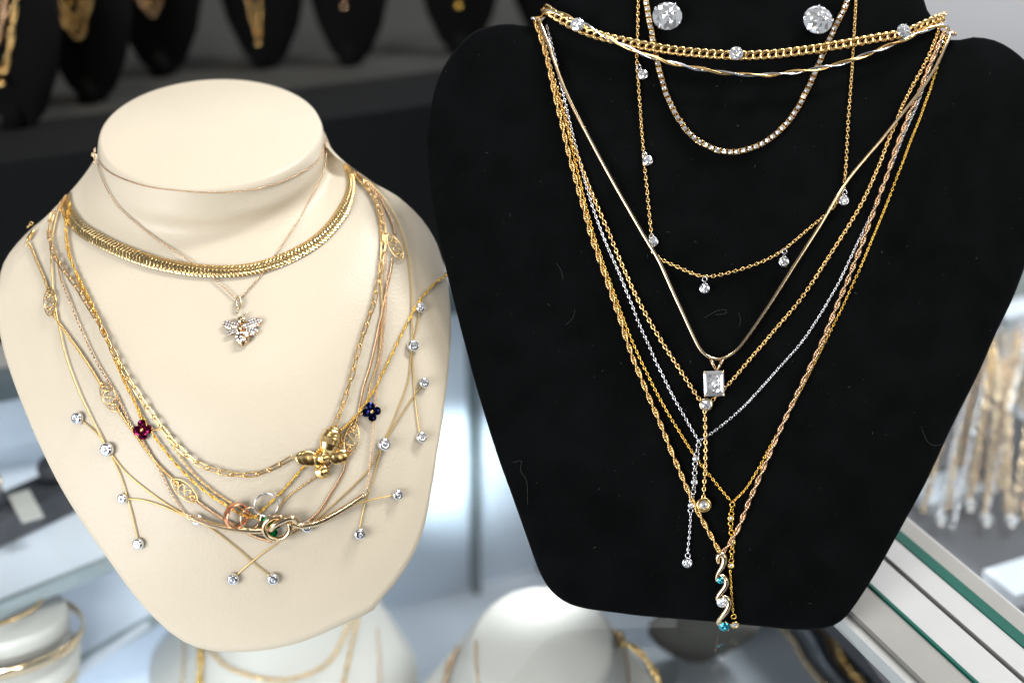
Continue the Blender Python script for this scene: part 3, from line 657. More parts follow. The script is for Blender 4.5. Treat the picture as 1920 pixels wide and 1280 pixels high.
for i in range(44):
    x0 = 1850 + rr.uniform(-40, 110); y0 = 620 + rr.uniform(-15, 60); x1 = x0 + rr.uniform(-90, 20); y1 = 860 + rr.uniform(-100, 130)
    p = onz(x0, y0, f2 + 0.06); q = onz(x1, y1, f2 + 0.006); mid = (p + q) / 2 + Vector((0, 0, 0.012 + rr.uniform(0, .015)))
    P = catmull([np.array(p), np.array(mid), np.array(q)], 0.003); N = np.tile([0, -0.5, 0.86], (len(P), 1))
    mt = mats[i % 8]; bd = rr.uniform(0.0012, 0.0030); nm = {'pale': 'pale gold', 'gold': 'yellow gold', 'white_gold': 'silver', 'rose': 'rose gold'}[mt]
    t = thing('hanging_chain', ('thick' if bd > 0.0022 else 'thin') + f' blurred {nm} chain bunched right of the board, ' + ('ending near it' if x1 < 1845 else 'ending near the picture edge' if x1 > 1905 else 'ending midway'), 'chain', q, gc + ', ' + nm)
    obj('chain', chain_mesh(P, N, bd * 1.5, bd * 2.4, bd * 1.8, bd * 0.45, 'rope', 8, 4, seed=i), mt, t, kind='stuff')
    if i % 3 == 0: link('pendant', mesh('pendant', *brilliant(0.004, 0.5, 10), 'diamond', smooth=False), t, Matrix.Translation(q + Vector((0, -0.004, 0.004))) @ Matrix.Rotation(0.6, 4, 'X'))

# ------------------------------------------------------------------ necklaces on the cream bust
GB = 'necklaces on the cream bust'; GK = 'necklaces on the black velvet board'
c = chain('necklace', 'finest plain gold chain lying close under the round top of the cream bust', BV, [(186, 300), (200, 318), (230, 335), (280, 350), (340, 358), (400, 361), (460, 357), (520, 344), (570, 320), (598, 298), (608, 268)],
      0.0004, 3.6 * PX, 5.6 * PX, 3.6 * PX, 0.75 * PX, 'cable', 'rose', group=GB, tails=(1, -1), seed=1, nu=9, nv=4)
for (x, y, s, a) in ((186, 283, 5, .3), (182, 291, 3.5, 1.2), (185, 305, 5, .2), (187, 294, 5, .9)):
    link('clasp', mesh('clasp', *ring_mesh(2.4 * s * PX, 1.5 * s * PX, 1.1 * PX, 14, 6), 'pale'), c, frame(BV, x, y, 0.002, 1.4) @ Matrix.Rotation(a, 4, 'X'))
# bee
bee = chain('bee_necklace', 'fine gold chain with a little pave bee pendant, middle of the cream bust', BV, [(188, 308), (200, 345), (225, 385), (265, 425), (310, 460), (350, 487), (390, 515), (425, 545), (447, 562), (470, 540), (500, 505), (530, 460), (565, 405), (595, 340), (607, 300), (608, 262)],
      0.0011, 3.6 * PX, 5.6 * PX, 3.6 * PX, 0.75 * PX, 'cable', 'rose', group=GB, tails=(1, -1), seed=2, nu=9, nv=4)
link('bail', mesh('bail', *ring_mesh(30 * PX, 12 * PX, 1.9 * PX, 18, 8, flat=1.6), 'pale'), bee, frame(BV, 448, 571, 0.0016, 1.68))
fr = frame(BV, 455, 612, 0.0012)
def loc(px, py, z=0.0, spin=0.0): return fr @ Matrix.Translation((px * PX, -py * PX, z)) @ Matrix.Rotation(spin, 4, 'Z')
link('head', mesh('head', *ellipsoid(9 * PX, 8 * PX, 6 * PX, 18, 12), 'pale'), bee, loc(-2, -10, 0.0004))
link('abdomen', mesh('abdomen', *ellipsoid(13 * PX, 17 * PX, 7 * PX, 20, 14, bumps=lambda t, a: 0.07 * math.sin(t * 9) - 0.10 * max(0, math.cos(t) * -1) ** 6), 'rose'), bee, loc(3, 26, 0.0002))
link('thorax', mesh('thorax', *ellipsoid(8 * PX, 7 * PX, 5 * PX), 'rose'), bee, loc(0, 4, 0.0002))
for s in (-1, 1):
    link('antenna', mesh('antenna', *tube(np.array([[0, 0, 0], [s * 5 * PX, 6 * PX, 0], [s * 11 * PX, 9 * PX, 0.0003]]), np.array([[0, 0, 1.0]] * 3), 1.3 * PX, 6), 'pale'), bee, loc(-2, -16, 0.0004))
gem_s = mesh('stone', *brilliant(2.1 * PX, 0.3, 8), 'diamond', smooth=False)
for (wx, wy, rx, ry, sp) in ((-20, 0, 17, 8, -0.28), (-17, 14, 11, 6, 0.35), (20, -3, 17, 10, 0.42), (19, 13, 12, 8, -0.25)):
    wm = loc(wx, wy, 0.0003, sp); wo = link('wing', mesh('wing', *ellipsoid(rx * PX, (ry + 1) * PX, 2.2 * PX, 20, 10), 'rose'), bee, wm)
    for gx in np.arange(-rx + 3, rx - 1, 5.0):
        for gy in np.arange(-ry + 3, ry - 1, 5.0):
            if (gx / rx) ** 2 + (gy / ry) ** 2 < 0.85:
                so = bpy.data.objects.new('stone', gem_s); col.objects.link(so); so.parent = wo; so.matrix_basis = Matrix.Translation((gx * PX, gy * PX, 2.2 * PX))
for (sx, sy) in ((-6, 19), (0, 18), (6, 19), (11, 24), (-8, 26), (-5, 33), (1, 34), (7, 32), (0, 26)):
    link('stone', gem_s, bee, loc(3 + sx - 3, sy + 1, 7.2 * PX + 0.0002 - 0.0000 * abs(sx)))
# herringbone band of real chevron pieces
hb_pts = [(124, 372), (127, 396), (150, 428), (185, 450), (235, 474), (292, 494), (350, 506), (410, 511), (470, 507), (530, 489), (590, 457), (632, 415), (655, 372), (659, 338), (646, 308)]
P, N = path(BV, hb_pts, 0.0012, wob=0)
for _ in range(40): N[1:-1] = 0.5 * N[1:-1] + 0.25 * (N[2:] + N[:-2])
N /= np.linalg.norm(N, axis=1)[:, None]
P, N = tail((P, N), 1, None); P, N = resample(P, N, 2.6 * PX)
T, B, N2 = frames(P, N)
hb = thing('necklace', 'broad flat herringbone gold band round the neck of the cream bust', 'necklace', P[len(P) // 2], GB)
V, F = [], []; W2 = 13.5 * PX; stp = 3
prof = [(-1.0, -0.5, -1.5), (-0.95, 0.34, 0.0), (-0.05, 0.42, 2.6), (0.0, 0.16, 2.8), (0.05, 0.42, 2.6), (0.95, 0.34, 0.0), (1.0, -0.5, -1.5)]
def at_s(s): 
    s = min(max(s, 0), len(P) - 1.001); i = int(s); f = s - i; return P[i] * (1 - f) + P[i + 1] * f, B[i] * (1 - f) + B[i + 1] * f, N2[i] * (1 - f) + N2[i + 1] * f
npc = int((len(P) - 1) / stp)
for i in range(npc):
    wt = 1.0 - 0.5 * min(1, max(0, (i / npc - 0.86) / 0.12)); jz = rng.normal(0, 0.035)
    for e, dz in ((0.015, -0.16), (0.06, 0.0), (0.94, 0.0 + jz), (0.985, -0.16)):
        for (u, h, sl) in prof:
            p, b, n = at_s((i + e) * stp - sl * 1.1); V.append(p + b * u * W2 * wt + n * (h + dz) * 1.6 * PX)
    for j in range(3):
        for k in range(len(prof) - 1):
            a = (i * 4 + j) * len(prof) + k; F.append((a, a + 1, a + 1 + len(prof), a + len(prof)))
hm = pbr('polished_band_gold', (0.95, 0.67, 0.31), 0.12, 1.0)
obj('chevron_links', (np.array(V), F), hm, hb, kind='stuff')
bk = []; 
V, F = [], []
for i in range(len(P)): wt = 0.96 - 0.5 * min(1, max(0, (i / len(P) - 0.86) / 0.12)); V += [P[i] - B[i] * W2 * wt - N2[i] * 1.2 * PX, P[i] + B[i] * W2 * wt - N2[i] * 1.2 * PX]
for i in range(len(P) - 1): F.append((2 * i, 2 * i + 1, 2 * i + 3, 2 * i + 2))
obj('band_backing', (np.array(V), F), 'gold', hb)

# paperclip chain: each long link on its own
def paperclip(root, pts, lift, k, L=30, W=10.5):
    P, N = path(BV, pts, lift, seed=k); P, N = resample(P, N, 11.5 * PX); T, B, N2 = frames(P, N)
    lm = mesh('link', *ring_mesh(L * PX * 1.0, W * PX, 1.5 * PX, 20, 6, stadium=True), 'gold'); sm = mesh('joining_link', *ring_mesh(13 * PX, 8 * PX, 1.3 * PX, 12, 5), 'pale')
    for i in range(1, len(P) - 1):
        big = i % 2 == 1; z = Vector(N2[i]); x = Vector(T[i]); y = z.cross(x)
        m = Matrix((x, y, z)).transposed().to_4x4(); m.translation = Vector(P[i])
        a = (0.55 if (i // 2) % 2 else -0.35) + rng.normal(0, 0.2) if big else 1.35
        link('link' if big else 'joining_link', lm if big else sm, root, m @ Matrix.Rotation(a, 4, 'X'))
pc = thing('bee_necklace', 'long-link gold paperclip chain with a big puffed gold bee, right side of the cream bust', 'necklace', hit(BV, 610, 850)[0], GB)
paperclip(pc, [(104, 405), (98, 435), (106, 478), (130, 515), (155, 550), (190, 608), (218, 662), (250, 720), (290, 778), (320, 818), (350, 850), (385, 873), (430, 886), (480, 887), (520, 872), (547, 856)], 0.0022, 1)
paperclip(pc, [(624, 800), (640, 760), (655, 712), (675, 640), (698, 570), (712, 500), (716, 440), (704, 390), (688, 358), (668, 332)], 0.0022, 2)
fr = frame(BV, 608, 850, 0.0018)
rb = lambda t, a: 0.07 * math.sin(t * 15)
for nm, px, py, rx, ry, rz, sp, bp in (('body', 11, -24, 20, 29, 13, -0.35, rb), ('wing', -32, 8, 22, 15, 5, -0.12, None), ('wing', 26, 6, 19, 14, 5, 0.2, None), ('wing', -12, 12, 16, 11, 5, -0.2, None), ('head', -5, 32, 14, 14, 10, 0, None), ('thorax', -2, 6, 13, 12, 11, 0, None), ('antenna', -1, -2, 4, 14, 4, -0.8, None)):
    b_ = bp or (lambda t, a: 0.09 * math.sin(6 * a + 2 * t) * math.sin(t) ** 2)
    link(nm, mesh(nm, *ellipsoid(rx * PX, ry * PX, rz * PX, 28, 20, bumps=b_), 'gold'), pc, loc(px, py, 0.0002, sp))

# yellow twisted chain with three rings threaded on it
ych = [(135, 385), (128, 420), (130, 470), (150, 522), (180, 580), (208, 650), (240, 722), (275, 790), (310, 842), (345, 882), (390, 922), (425, 945), (445, 958), (475, 968), (497, 950), (530, 918), (570, 872), (612, 828), (660, 785), (700, 730), (740, 650), (780, 572), (810, 536), (834, 519), (842, 514)]
chain('necklace', 'bright yellow twisted chain threaded with three plain rings on the cream bust', BV, ych, 0.0016, 3.4 * PX, 8.5 * PX, 6.4 * PX, 1.05 * PX, 'twist', 'rich', group=GB, seed=3, tails=(1, -1), drift=0.6)
gr = 'rings threaded on the yellow chain'
def band_ring(x, y, r, wpx, mat, label, rx, ry, spin=0.0):
    m = frame(BV, x, y, 0.0028 + wpx * PX * 0.3, spin) @ Matrix.Rotation(ry, 4, 'Y') @ Matrix.Rotation(rx, 4, 'X')
    rr_ = r * PX; h = wpx * PX / 2
    prof = [(rr_ * 0.90, -h), (rr_ * 0.97, -h * 1.0), (rr_, -h * 0.5), (rr_ * 1.01, 0), (rr_, h * 0.5), (rr_ * 0.97, h), (rr_ * 0.90, h), (rr_ * 0.885, 0)]
    V, F = [], []; n = 48
    for rad, z in prof:
        for k in range(n): a = 2 * math.pi * k / n; V.append((rad * math.cos(a), rad * math.sin(a), z))
    q = len(prof)
    for i in range(q):
        for k in range(n): k2 = (k + 1) % n; i2 = (i + 1) % q; F.append((i * n + k, i * n + k2, i2 * n + k2, i2 * n + k))
    tag(link('ring', mesh('ring', np.array(V), F, mat), None, m), label, 'ring', None)
band_ring(446, 962, 24, 15, 'copper', 'rose copper band ring threaded on the yellow chain, leftmost of three', 0.12, 0.75)
band_ring(471, 967, 21, 8, 'pale', 'slim pale gold ring between the copper ring and the silver ring', 0.0, 0.55)
band_ring(500, 942, 23, 9, 'white_gold', 'thin silver ring threaded on the yellow chain, top ring of three', 0.12, 0.15)

# flower chain: ruby, emerald and sapphire blossoms
fl = chain('flower_necklace', 'gold cable chain with ruby, emerald and sapphire blossoms across the cream bust', BV, [(122, 392), (128, 440), (140, 500), (162, 556), (196, 625), (225, 690), (250, 742), (268, 792)],
      0.0013, 4.6 * PX, 7.2 * PX, 4.8 * PX, 0.95 * PX, 'cable', 'gold', group=GB, tails=(1, None), seed=4)
for k, pts in enumerate(([(289, 805), (305, 806), (325, 835), (362, 884), (410, 925), (450, 950), (485, 972)], [(515, 960), (545, 925), (585, 897), (622, 868), (652, 805), (668, 778), (682, 774)], [(692, 760), (690, 730), (706, 680), (714, 610), (714, 520), (712, 440), (706, 395), (690, 362), (662, 332)])):
    chain('', '', BV, pts, 0.0012, 4.6 * PX, 7.2 * PX, 4.8 * PX, 0.95 * PX, 'cable', 'gold', root=fl, seed=5 + k, tails=(None, -1) if k == 2 else None)
def flower(x, y, r, gem, spin=0.1, ctr='gold'):
    f0 = frame(BV, x, y, 0.0016, spin); pm = mesh('petal', *brilliant(r * PX, 0.4, 12), gem, smooth=False)
    for k in range(4):
        m = f0 @ Matrix.Rotation(k * math.pi / 2, 4, 'Z') @ Matrix.Translation((r * 1.28 * PX, 0, 0.0004)); p = link('petal', pm, fl, m)
        link('prong', mesh('prong', *ellipsoid(1.6 * PX, 1.6 * PX, 1.6 * PX, 8, 6), ctr), fl, m @ Matrix.Translation((r * 1.0 * PX, 0, 0.0002)))
    link('flower_centre', mesh('flower_centre', *ellipsoid(3.6 * PX, 3.6 * PX, 3 * PX, 12, 8), ctr), fl, f0 @ Matrix.Translation((0, 0, 0.0011)))
flower(271, 805, 8.4, 'ruby', 0.12); flower(694, 772, 8.2, 'sapphire', 0.15); flower(506, 985, 9.5, 'emerald', 0.45)

# knotted bar necklace
bar = chain('bar_necklace', 'rose gold chain holding a long curved polished bar tied in a loose knot', BV, [(108, 475), (116, 520), (140, 582), (165, 640), (190, 690), (222, 742), (245, 790), (272, 830), (300, 880), (322, 922), (345, 958), (357, 966)],
      0.0012, 4.6 * PX, 7.0 * PX, 4.6 * PX, 0.95 * PX, 'cable', 'rose', group=GB, seed=9)
chain('', '', BV, [(686, 912), (692, 860), (698, 800), (704, 740), (714, 650), (722, 560), (721, 480), (719, 420), (708, 378), (680, 340)], 0.0018, 4.6 * PX, 7.0 * PX, 4.6 * PX, 0.95 * PX, 'cable', 'rose', root=bar, seed=10, tails=(None, -1))
chain('', '', BV, [(108, 475), (98, 450), (102, 415), (128, 372)], 0.002, 4.6 * PX, 7.0 * PX, 4.6 * PX, 0.95 * PX, 'cable', 'rose', root=bar, seed=11)
pxtube(bar, BV, 'bar', [(364, 966), (400, 979), (440, 987), (478, 990), (504, 988)], 6.0, 'bar_gold', 0.0036)
pxtube(bar, BV, 'knot', [(508, 988), (512, 979), (523, 972), (537, 965), (548, 963), (555, 967), (555, 975)], 6.2, 'bar_gold', 0.0050, lifts=[-0.001, 0.0008, 0.001, 0.001, 0.0006, -0.001])
pxtube(bar, BV, 'bar', [(546, 975), (562, 981), (580, 979), (600, 973), (640, 951), (677, 926)], 6.0, 'bar_gold', 0.0036, lifts=[0.0004, -0.0004, 0, 0, 0, 0])
a = [(520 + 25 * math.cos(t), 984 - 22 * math.sin(t)) for t in np.linspace(1.2, 1.2 + 5.6, 16)]
pxtube(bar, BV, 'knot', a, 5.2, 'bar_gold', 0.0040, lifts=[0.001, 0.0014, 0.0004, -0.0004, 0.0006, 0.0012])
for x, y in ((360, 965), (681, 920)): jump_ring(bar, BV, x, y, 5.5, 'pale', 0.0035)

# curb chain with filigree lozenges
cur = chain('station_necklace', 'gold curb chain with openwork lozenge stations, clasp at the left shoulder of the cream bust', BV, [(58, 460), (63, 470), (70, 488), (80, 512), (90, 536), (93, 548)], 0.0010, 3.5 * PX, 7.2 * PX, 7.6 * PX, 1.4 * PX, 'curb', 'gold', group=GB, seed=12)
for k, pts in enumerate(([(104, 588), (106, 598), (122, 620), (148, 655), (172, 690), (187, 714), (194, 726)], [(222, 764), (228, 776), (258, 818), (295, 868), (326, 898), (334, 906)], [(362, 930), (370, 938), (410, 966), (440, 982), (472, 1002), (508, 1013)], [(508, 1013), (535, 1000), (590, 965), (622, 920), (645, 878), (649, 855), (654, 840)], [(663, 803), (668, 790), (680, 730), (692, 690), (708, 620), (722, 550), (731, 512), (734, 488)], [(739, 440), (736, 424), (728, 405), (712, 372), (690, 345), (664, 325)])):
    chain('', '', BV, pts, 0.0011, 3.5 * PX, 7.2 * PX, 7.6 * PX, 1.4 * PX, 'curb', 'rose' if k > 1 else 'gold', root=cur, seed=13 + k, tails=(None, -1) if k == 5 else None)
def station(x, y, spin, L=62, W=27):
    f0 = frame(BV, x, y, 0.0016, spin); st_ = link('filigree_station', mesh('filigree_station', *tube(np.array([[L / 2 * PX * math.cos(t), W / 2 * PX * math.copysign(abs(math.sin(t)) ** 1.35, math.sin(t)), 0] for t in np.linspace(0, 2 * math.pi, 41)]), np.tile([0, 0, 1.0], (41, 1)), 1.35 * PX, 6), 'gold'), cur, f0)
    pcs = []
    t = np.linspace(0, 2 * math.pi, 33); pcs.append(tube(np.stack([12 * PX * np.cos(t), 8.5 * PX * np.sin(2 * t) * 0.9, 0 * t], 1), np.tile([0, 0, 1.0], (33, 1)), 1.1 * PX, 6))
    for s in (-1, 1):
        t = np.linspace(0, 2 * math.pi, 17); pcs.append(tube(np.stack([s * 20 * PX + 4 * PX * np.cos(t), 4.5 * PX * np.sin(t), 0 * t], 1), np.tile([0, 0, 1.0], (17, 1)), 1.0 * PX, 5))
        pcs.append(tube(np.array([[s * 12 * PX, 9.5 * PX, 0], [s * 15 * PX, 0, 0], [s * 12 * PX, -9.5 * PX, 0]]), np.tile([0, 0, 1.0], (3, 1)), 0.9 * PX, 5))
    o_ = bpy.data.objects.new('scrollwork', mesh('scrollwork', *join(pcs), 'gold')); col.objects.link(o_); o_.parent = st_
for x, y, s in ((98, 568, -1.25), (208, 745, -0.95), (348, 918, -0.72), (658, 822, 1.36), (738, 466, -1.35)): station(x, y, s)
link('clasp', mesh('clasp', *lathe([(1.5 * PX, -14 * PX), (3.9 * PX, -11 * PX), (4.3 * PX, 0), (3.9 * PX, 10 * PX), (2 * PX, 14 * PX)], 12), 'gold'), cur, frame(BV, 62, 445, 0.0016, -0.15) @ Matrix.Rotation(1.57, 4, 'X'))
jump_ring(cur, BV, 60, 429, 6, 'gold', 0.002); jump_ring(cur, BV, 57, 462, 5, 'gold', 0.002, turn=0.9); jump_ring(cur, BV, 66, 426, 4.5, 'gold', 0.0025, turn=0.9)

# wire spray necklace with bezel diamonds
wn = thing('diamond_spray_necklace', 'crossing gold wires tipped with round silver diamond beads spread over the cream bust', 'necklace', hit(BV, 470, 1040)[0], GB)
WIRES = [[(128, 372), (112, 402), (100, 460), (101, 522), (108, 585), (130, 680), (165, 765), (205, 842)], [(150, 784), (180, 808), (205, 842)], [(205, 842), (240, 888), (300, 935), (345, 962), (372, 972)], [(205, 842), (228, 892), (246, 950), (262, 1017)],
         [(233, 933), (278, 938), (330, 958), (390, 986), (440, 1022), (480, 1057), (512, 1082)], [(664, 322), (700, 352), (737, 405), (760, 470), (770, 545), (771, 650)], [(785, 579), (781, 612), (771, 650)], [(771, 650), (764, 712), (742, 775), (717, 832)],
         [(771, 650), (775, 720), (780, 770), (787, 819)], [(792, 718), (762, 760), (738, 798), (717, 832)], [(717, 832), (697, 900), (682, 950), (672, 998)], [(717, 832), (690, 880), (640, 930), (602, 965), (575, 984)], [(743, 926), (700, 935), (640, 953), (590, 977), (530, 1010), (480, 1045), (438, 1082)]]
for k, wv_ in enumerate(WIRES): pxtube(wn, BV, 'wire', wv_, 1.7 if k in (0, 5) else 1.45, 'wire', 0.0008 if k not in (0, 5) else 0.0013, 6, wob=0.25)
for x, y, r in ((150, 784, 12), (205, 842, 13.5), (233, 933, 10), (262, 1017, 11), (372, 972, 11.5), (438, 1082, 11.5), (512, 1082, 11.5), (575, 984, 12), (672, 998, 11.5), (743, 926, 10.5), (717, 832, 13), (787, 819, 11), (792, 718, 10.5), (771, 650, 12), (785, 579, 10)):
    bezel(wn, BV, x, y, r, gscale=0.36, name='bead')

# ------------------------------------------------------------------ necklaces on the velvet board
k1p = [(1022, 22), (1034, 30), (1055, 44), (1085, 60), (1130, 76), (1200, 91), (1280, 104), (1374, 111), (1450, 108), (1540, 96), (1620, 82), (1680, 71), (1718, 57), (1750, 44), (1764, 36)]
P, N = path(KV, k1p, 0.0042, wob=0.2); P, N = resample(P, N, 14.6 * PX); T, B, N2 = frames(P, N)
k1 = thing('curb_necklace', 'chunky yellow gold curb choker set with three round diamonds, top of the velvet board', 'necklace', P[len(P) // 2], GK)
lk = mesh('link', *ring_mesh(24 * PX, 20 * PX, 3.7 * PX, 20, 8, twist=0.25), 'gold')
for i in range(len(P)):
    T_, B__, N__ = Vector(T[i]), Vector(B[i]), Vector(N2[i]); x_ = (T_ * 0.93 + B__ * 0.36).normalized(); z_ = (N__ - x_ * N__.dot(x_)).normalized(); y_ = z_.cross(x_)
    m = Matrix((x_, y_, z_)).transposed().to_4x4(); m.translation = Vector(P[i])
    link('link', lk, k1, m @ Matrix.Rotation(0.62 + rng.normal(0, 0.03), 4, 'X'))
def prong_stone(root, x, y, rpx, lift, gem='diamond', metal='white_gold', spin=0.4, np_=4, n=16):
    f0 = frame(KV, x, y, lift, spin); r = rpx * PX
    s_ = link('stone', mesh('stone', *(sparkler(r) if rpx > 9 else brilliant(r, 0.86, n)), gem, smooth=False), root, f0 @ Matrix.Translation((0, 0, r * 0.9)))
    link('setting', mesh('setting', *lathe([(r * 0.25, -r * 0.05), (r * 0.55, r * 0.2), (r * 0.97, r * 0.74), (r * 0.94, r * 0.8), (r * 0.5, r * 0.32), (r * 0.2, 0)], 20), metal), root, f0)
    for k in range(np_):
        a = 2 * math.pi * (k + 0.5) / np_; link('prong', mesh('prong', *ellipsoid(r * 0.11, r * 0.11, r * 0.16, 8, 6), metal), root, f0 @ Matrix.Translation((r * 0.97 * math.cos(a), r * 0.97 * math.sin(a), r * 0.95)))
    return s_
for x, y in ((1085, 60), (1375, 113), (1681, 71)): prong_stone(k1, x, y, 13, 0.0055)
for i, (x, y, lab) in enumerate(((1249, 42, 'big round diamond stud, left one of two high on the velvet board'), (1527, 49, 'big round diamond stud, right one of two, touching the tennis necklace'))):
    t = thing('diamond_stud', lab, 'earring', hit(KV, x, y)[0]); prong_stone(t, x, y, 28, 0.0008, n=24, spin=0.2 + i * 0.5)
# two-tone twisted snake chains
k2p = [(1000, 52), (1008, 40), (1030, 34), (1065, 40), (1110, 62), (1160, 90), (1220, 115), (1280, 131), (1350, 143), (1420, 148), (1490, 142), (1560, 130), (1620, 110), (1670, 90), (1720, 68), (1755, 59), (1776, 66), (1783, 80)]
PN = path(KV, k2p, 0.0052, wob=0); P, N = tail(PN, 1, -1); P, N = resample(P, N, 4 * PX); T, B, N2 = frames(P, N); s = np.arange(len(P)) * 4 * PX
k2 = thing('twisted_necklace', 'two flat snake chains, one gold and one silver, twisted together below the curb choker', 'necklace', P[len(P) // 2], GK)
for q, mt in ((0, 'gold'), (math.pi, 'white_gold')):
    th = s / (92 * PX) * 2 * math.pi + q; off = 2.6 * PX
    Q = P + B * (np.cos(th) * off)[:, None] + N2 * (np.sin(th) * off * 0.8)[:, None]
    obj('gold_strand' if q == 0 else 'silver_strand', tube(Q, N2, (2.7 if q == 0 else 2.0) * PX, 10, flat=0.45, roll=lambda u: 0.7 * math.sin(u * 60 + q)), mt, k2)
# tennis necklace
tp = [(1209, -14), (1211, 5), (1215, 32), (1222, 70), (1232, 120), (1246, 172), (1268, 220), (1300, 260), (1345, 284), (1385, 285), (1430, 270), (1475, 232), (1507, 180), (1532, 125), (1556, 70), (1577, 28), (1592, -5)]
P, N = path(KV, tp, 0.0012, wob=0.15); P, N = resample(P, N, 12.4 * PX); T, B, N2 = frames(P, N)
k3 = thing('tennis_necklace', 'rose gold tennis necklace, one line of small square-set diamonds hanging in a deep U', 'necklace', P[len(P) // 2], GK)
sb = xf(lathe([(5.0 * PX, -2 * PX), (6.9 * PX, 1.5 * PX), (6.6 * PX, 3.2 * PX), (5.4 * PX, 3.2 * PX)], 4), Matrix.Rotation(math.pi / 4, 4, 'Z')); pr = [xf(ellipsoid(1.1 * PX, 1.1 * PX, 1.4 * PX, 6, 5), Matrix.Translation((sx * 4.6 * PX, sy * 4.6 * PX, 4.4 * PX))) for sx in (-1, 1) for sy in (-1, 1)]
smesh = mesh('setting', *join([sb] + pr + [xf(box(-6.6 * PX, 6.6 * PX, -1.2 * PX, 1.2 * PX, -2 * PX, 0), Matrix.Identity(4))]), 'gold', smooth=False); gmesh = mesh('stone', *brilliant(4.1 * PX, 0.35, 12, 0.5), 'diamond', smooth=False)
for i in range(len(P)):
    x_, z_ = Vector(T[i]), Vector(N2[i]); z_ = (z_ * math.cos(0.12) + Vector(B[i]) * math.sin(rng.normal(0, 0.12))).normalized(); x_ = (x_ - z_ * x_.dot(z_)).normalized(); y_ = z_.cross(x_)
    m = Matrix((x_, y_, z_)).transposed().to_4x4(); m.translation = Vector(P[i]); o = link('setting', smesh, k3, m)
    g_ = bpy.data.objects.new('stone', gmesh); col.objects.link(g_); g_.parent = o; g_.location = (0, 0, 3.8 * PX)
# drop station chain
dpts = [(1197, -10), (1195, 60), (1195, 130), (1202, 230), (1207, 300), (1215, 380), (1221, 440), (1223, 472), (1240, 487), (1275, 503), (1320, 519), (1370, 511), (1430, 490), (1470, 467), (1520, 425), (1560, 390), (1580, 355), (1585, 300), (1591, 200), (1598, 100), (1604, -10)]
k4 = chain('drop_necklace', 'fine yellow gold cable chain with six dangling bezel diamonds, hanging square-cornered on the velvet', KV, dpts, 0.0012, 7.0 * PX, 11.5 * PX, 8.0 * PX, 1.35 * PX, 'cable', 'gold', group=GK, seed=21)
for x, y, tx, ty in ((1205, 143, 1197, 127), (1214, 303, 1208, 290), (1224, 454, 1221, 442), (1320, 541, 1320, 522), (1468, 491, 1469, 470), (1580, 377, 1581, 360)):
    jump_ring(k4, KV, tx, ty + 2, 5.5, 'white_gold', 0.0022); jump_ring(k4, KV, (tx + x) / 2, (ty + y) / 2 + 1, 3.6, 'white_gold', 0.0022, name='hanging_loop')
    bezel(k4, KV, x, y, 9.8, dome=False, lift=0.001, gscale=0.62)
# snake chain with emerald cut pendant
k6p = [(1012, 40), (1016, 52), (1032, 96), (1056, 163), (1080, 215), (1123, 297), (1162, 367), (1206, 443), (1233, 488), (1259, 545), (1286, 604), (1304, 642), (1314, 658), (1327, 669), (1343, 673), (1357, 670), (1366, 664), (1382, 652), (1414, 609), (1449, 557), (1490, 492), (1532, 427), (1577, 352), (1620, 298), (1651, 262), (1692, 210), (1733, 157), (1763, 103), (1773, 69)]
P, N = path(KV, k6p, 0.0036, wob=0.1)
k6 = thing('solitaire_necklace', 'smooth pale gold snake chain with one large clear emerald-cut stone', 'necklace', P[len(P) // 2], GK)
obj('snake_chain', tube(P, N, 3.4 * PX, 8, flat=0.75, roll=lambda u: 0.5 * math.sin(u * 9)), 'pale', k6)
f0 = frame(KV, 1336, 718, 0.0028, 0.03)
def step_cut(w, h, d, facets=True):
    V, F = [], []; lv = [(0.66, 0.70, 0.20), (0.84, 0.87, 0.14), (1, 1, 0.02), (1, 1, -0.05), (0.72, 0.70, -0.4), (0.1, 0.1, -0.9)]
    for sx, sy, z in lv:
        for (cx, cy) in ((1, .82), (.8, 1), (-.8, 1), (-1, .82), (-1, -.82), (-.8, -1), (.8, -1), (1, -.82)): V.append((cx * sx * w / 2, cy * sy * h / 2, z * d))
    for i in range(len(lv) - 1):
        for k in range(8): k2 = (k + 1) % 8; F.append((i * 8 + k, (i + 1) * 8 + k, (i + 1) * 8 + k2, i * 8 + k2))
    F.append(tuple(range(len(V) - 1, len(V) - 9, -1)))
    if facets:      # the broken-up mirror-like steps seen through the table
        nx, ny = 6, 7; b0 = len(V); r2 = random.Random(4)
        for j in range(ny + 1):
            for i in range(nx + 1): V.append(((i / nx - .5) * 0.64 * w + r2.uniform(-.025, .025) * w, (j / ny - .5) * 0.67 * h + r2.uniform(-.02, .02) * h, (0.21 + r2.uniform(-0.11, 0.09)) * d))
        for j in range(ny):
            for i in range(nx):
                a, b, c_, e = b0 + j * (nx + 1) + i, b0 + j * (nx + 1) + i + 1, b0 + (j + 1) * (nx + 1) + i + 1, b0 + (j + 1) * (nx + 1) + i
                F += [(a, b, c_), (a, c_, e)] if (i + j) % 2 else [(a, b, e), (b, c_, e)]
    else: F.append(tuple(range(8)))
    return np.array(V), F
link('stone', mesh('stone', *step_cut(37 * PX, 47 * PX, 14 * PX), 'diamond', smooth=False), k6, f0 @ Matrix.Translation((0, 0, 8 * PX)))
link('basket', mesh('basket', *xf(step_cut(30 * PX, 40 * PX, 9 * PX), Matrix.Translation((0, 0, -4 * PX))), 'pale', smooth=False), k6, f0)
for sx in (-1, 1):
    for sy in (-1, 1): link('prong', mesh('prong', *ellipsoid(2.3 * PX, 3.2 * PX, 2.6 * PX, 8, 6), 'pale'), k6, f0 @ Matrix.Translation((sx * 17.5 * PX, sy * 21.5 * PX, 9 * PX)))
fr = frame(KV, 1341, 684, 0.0035)
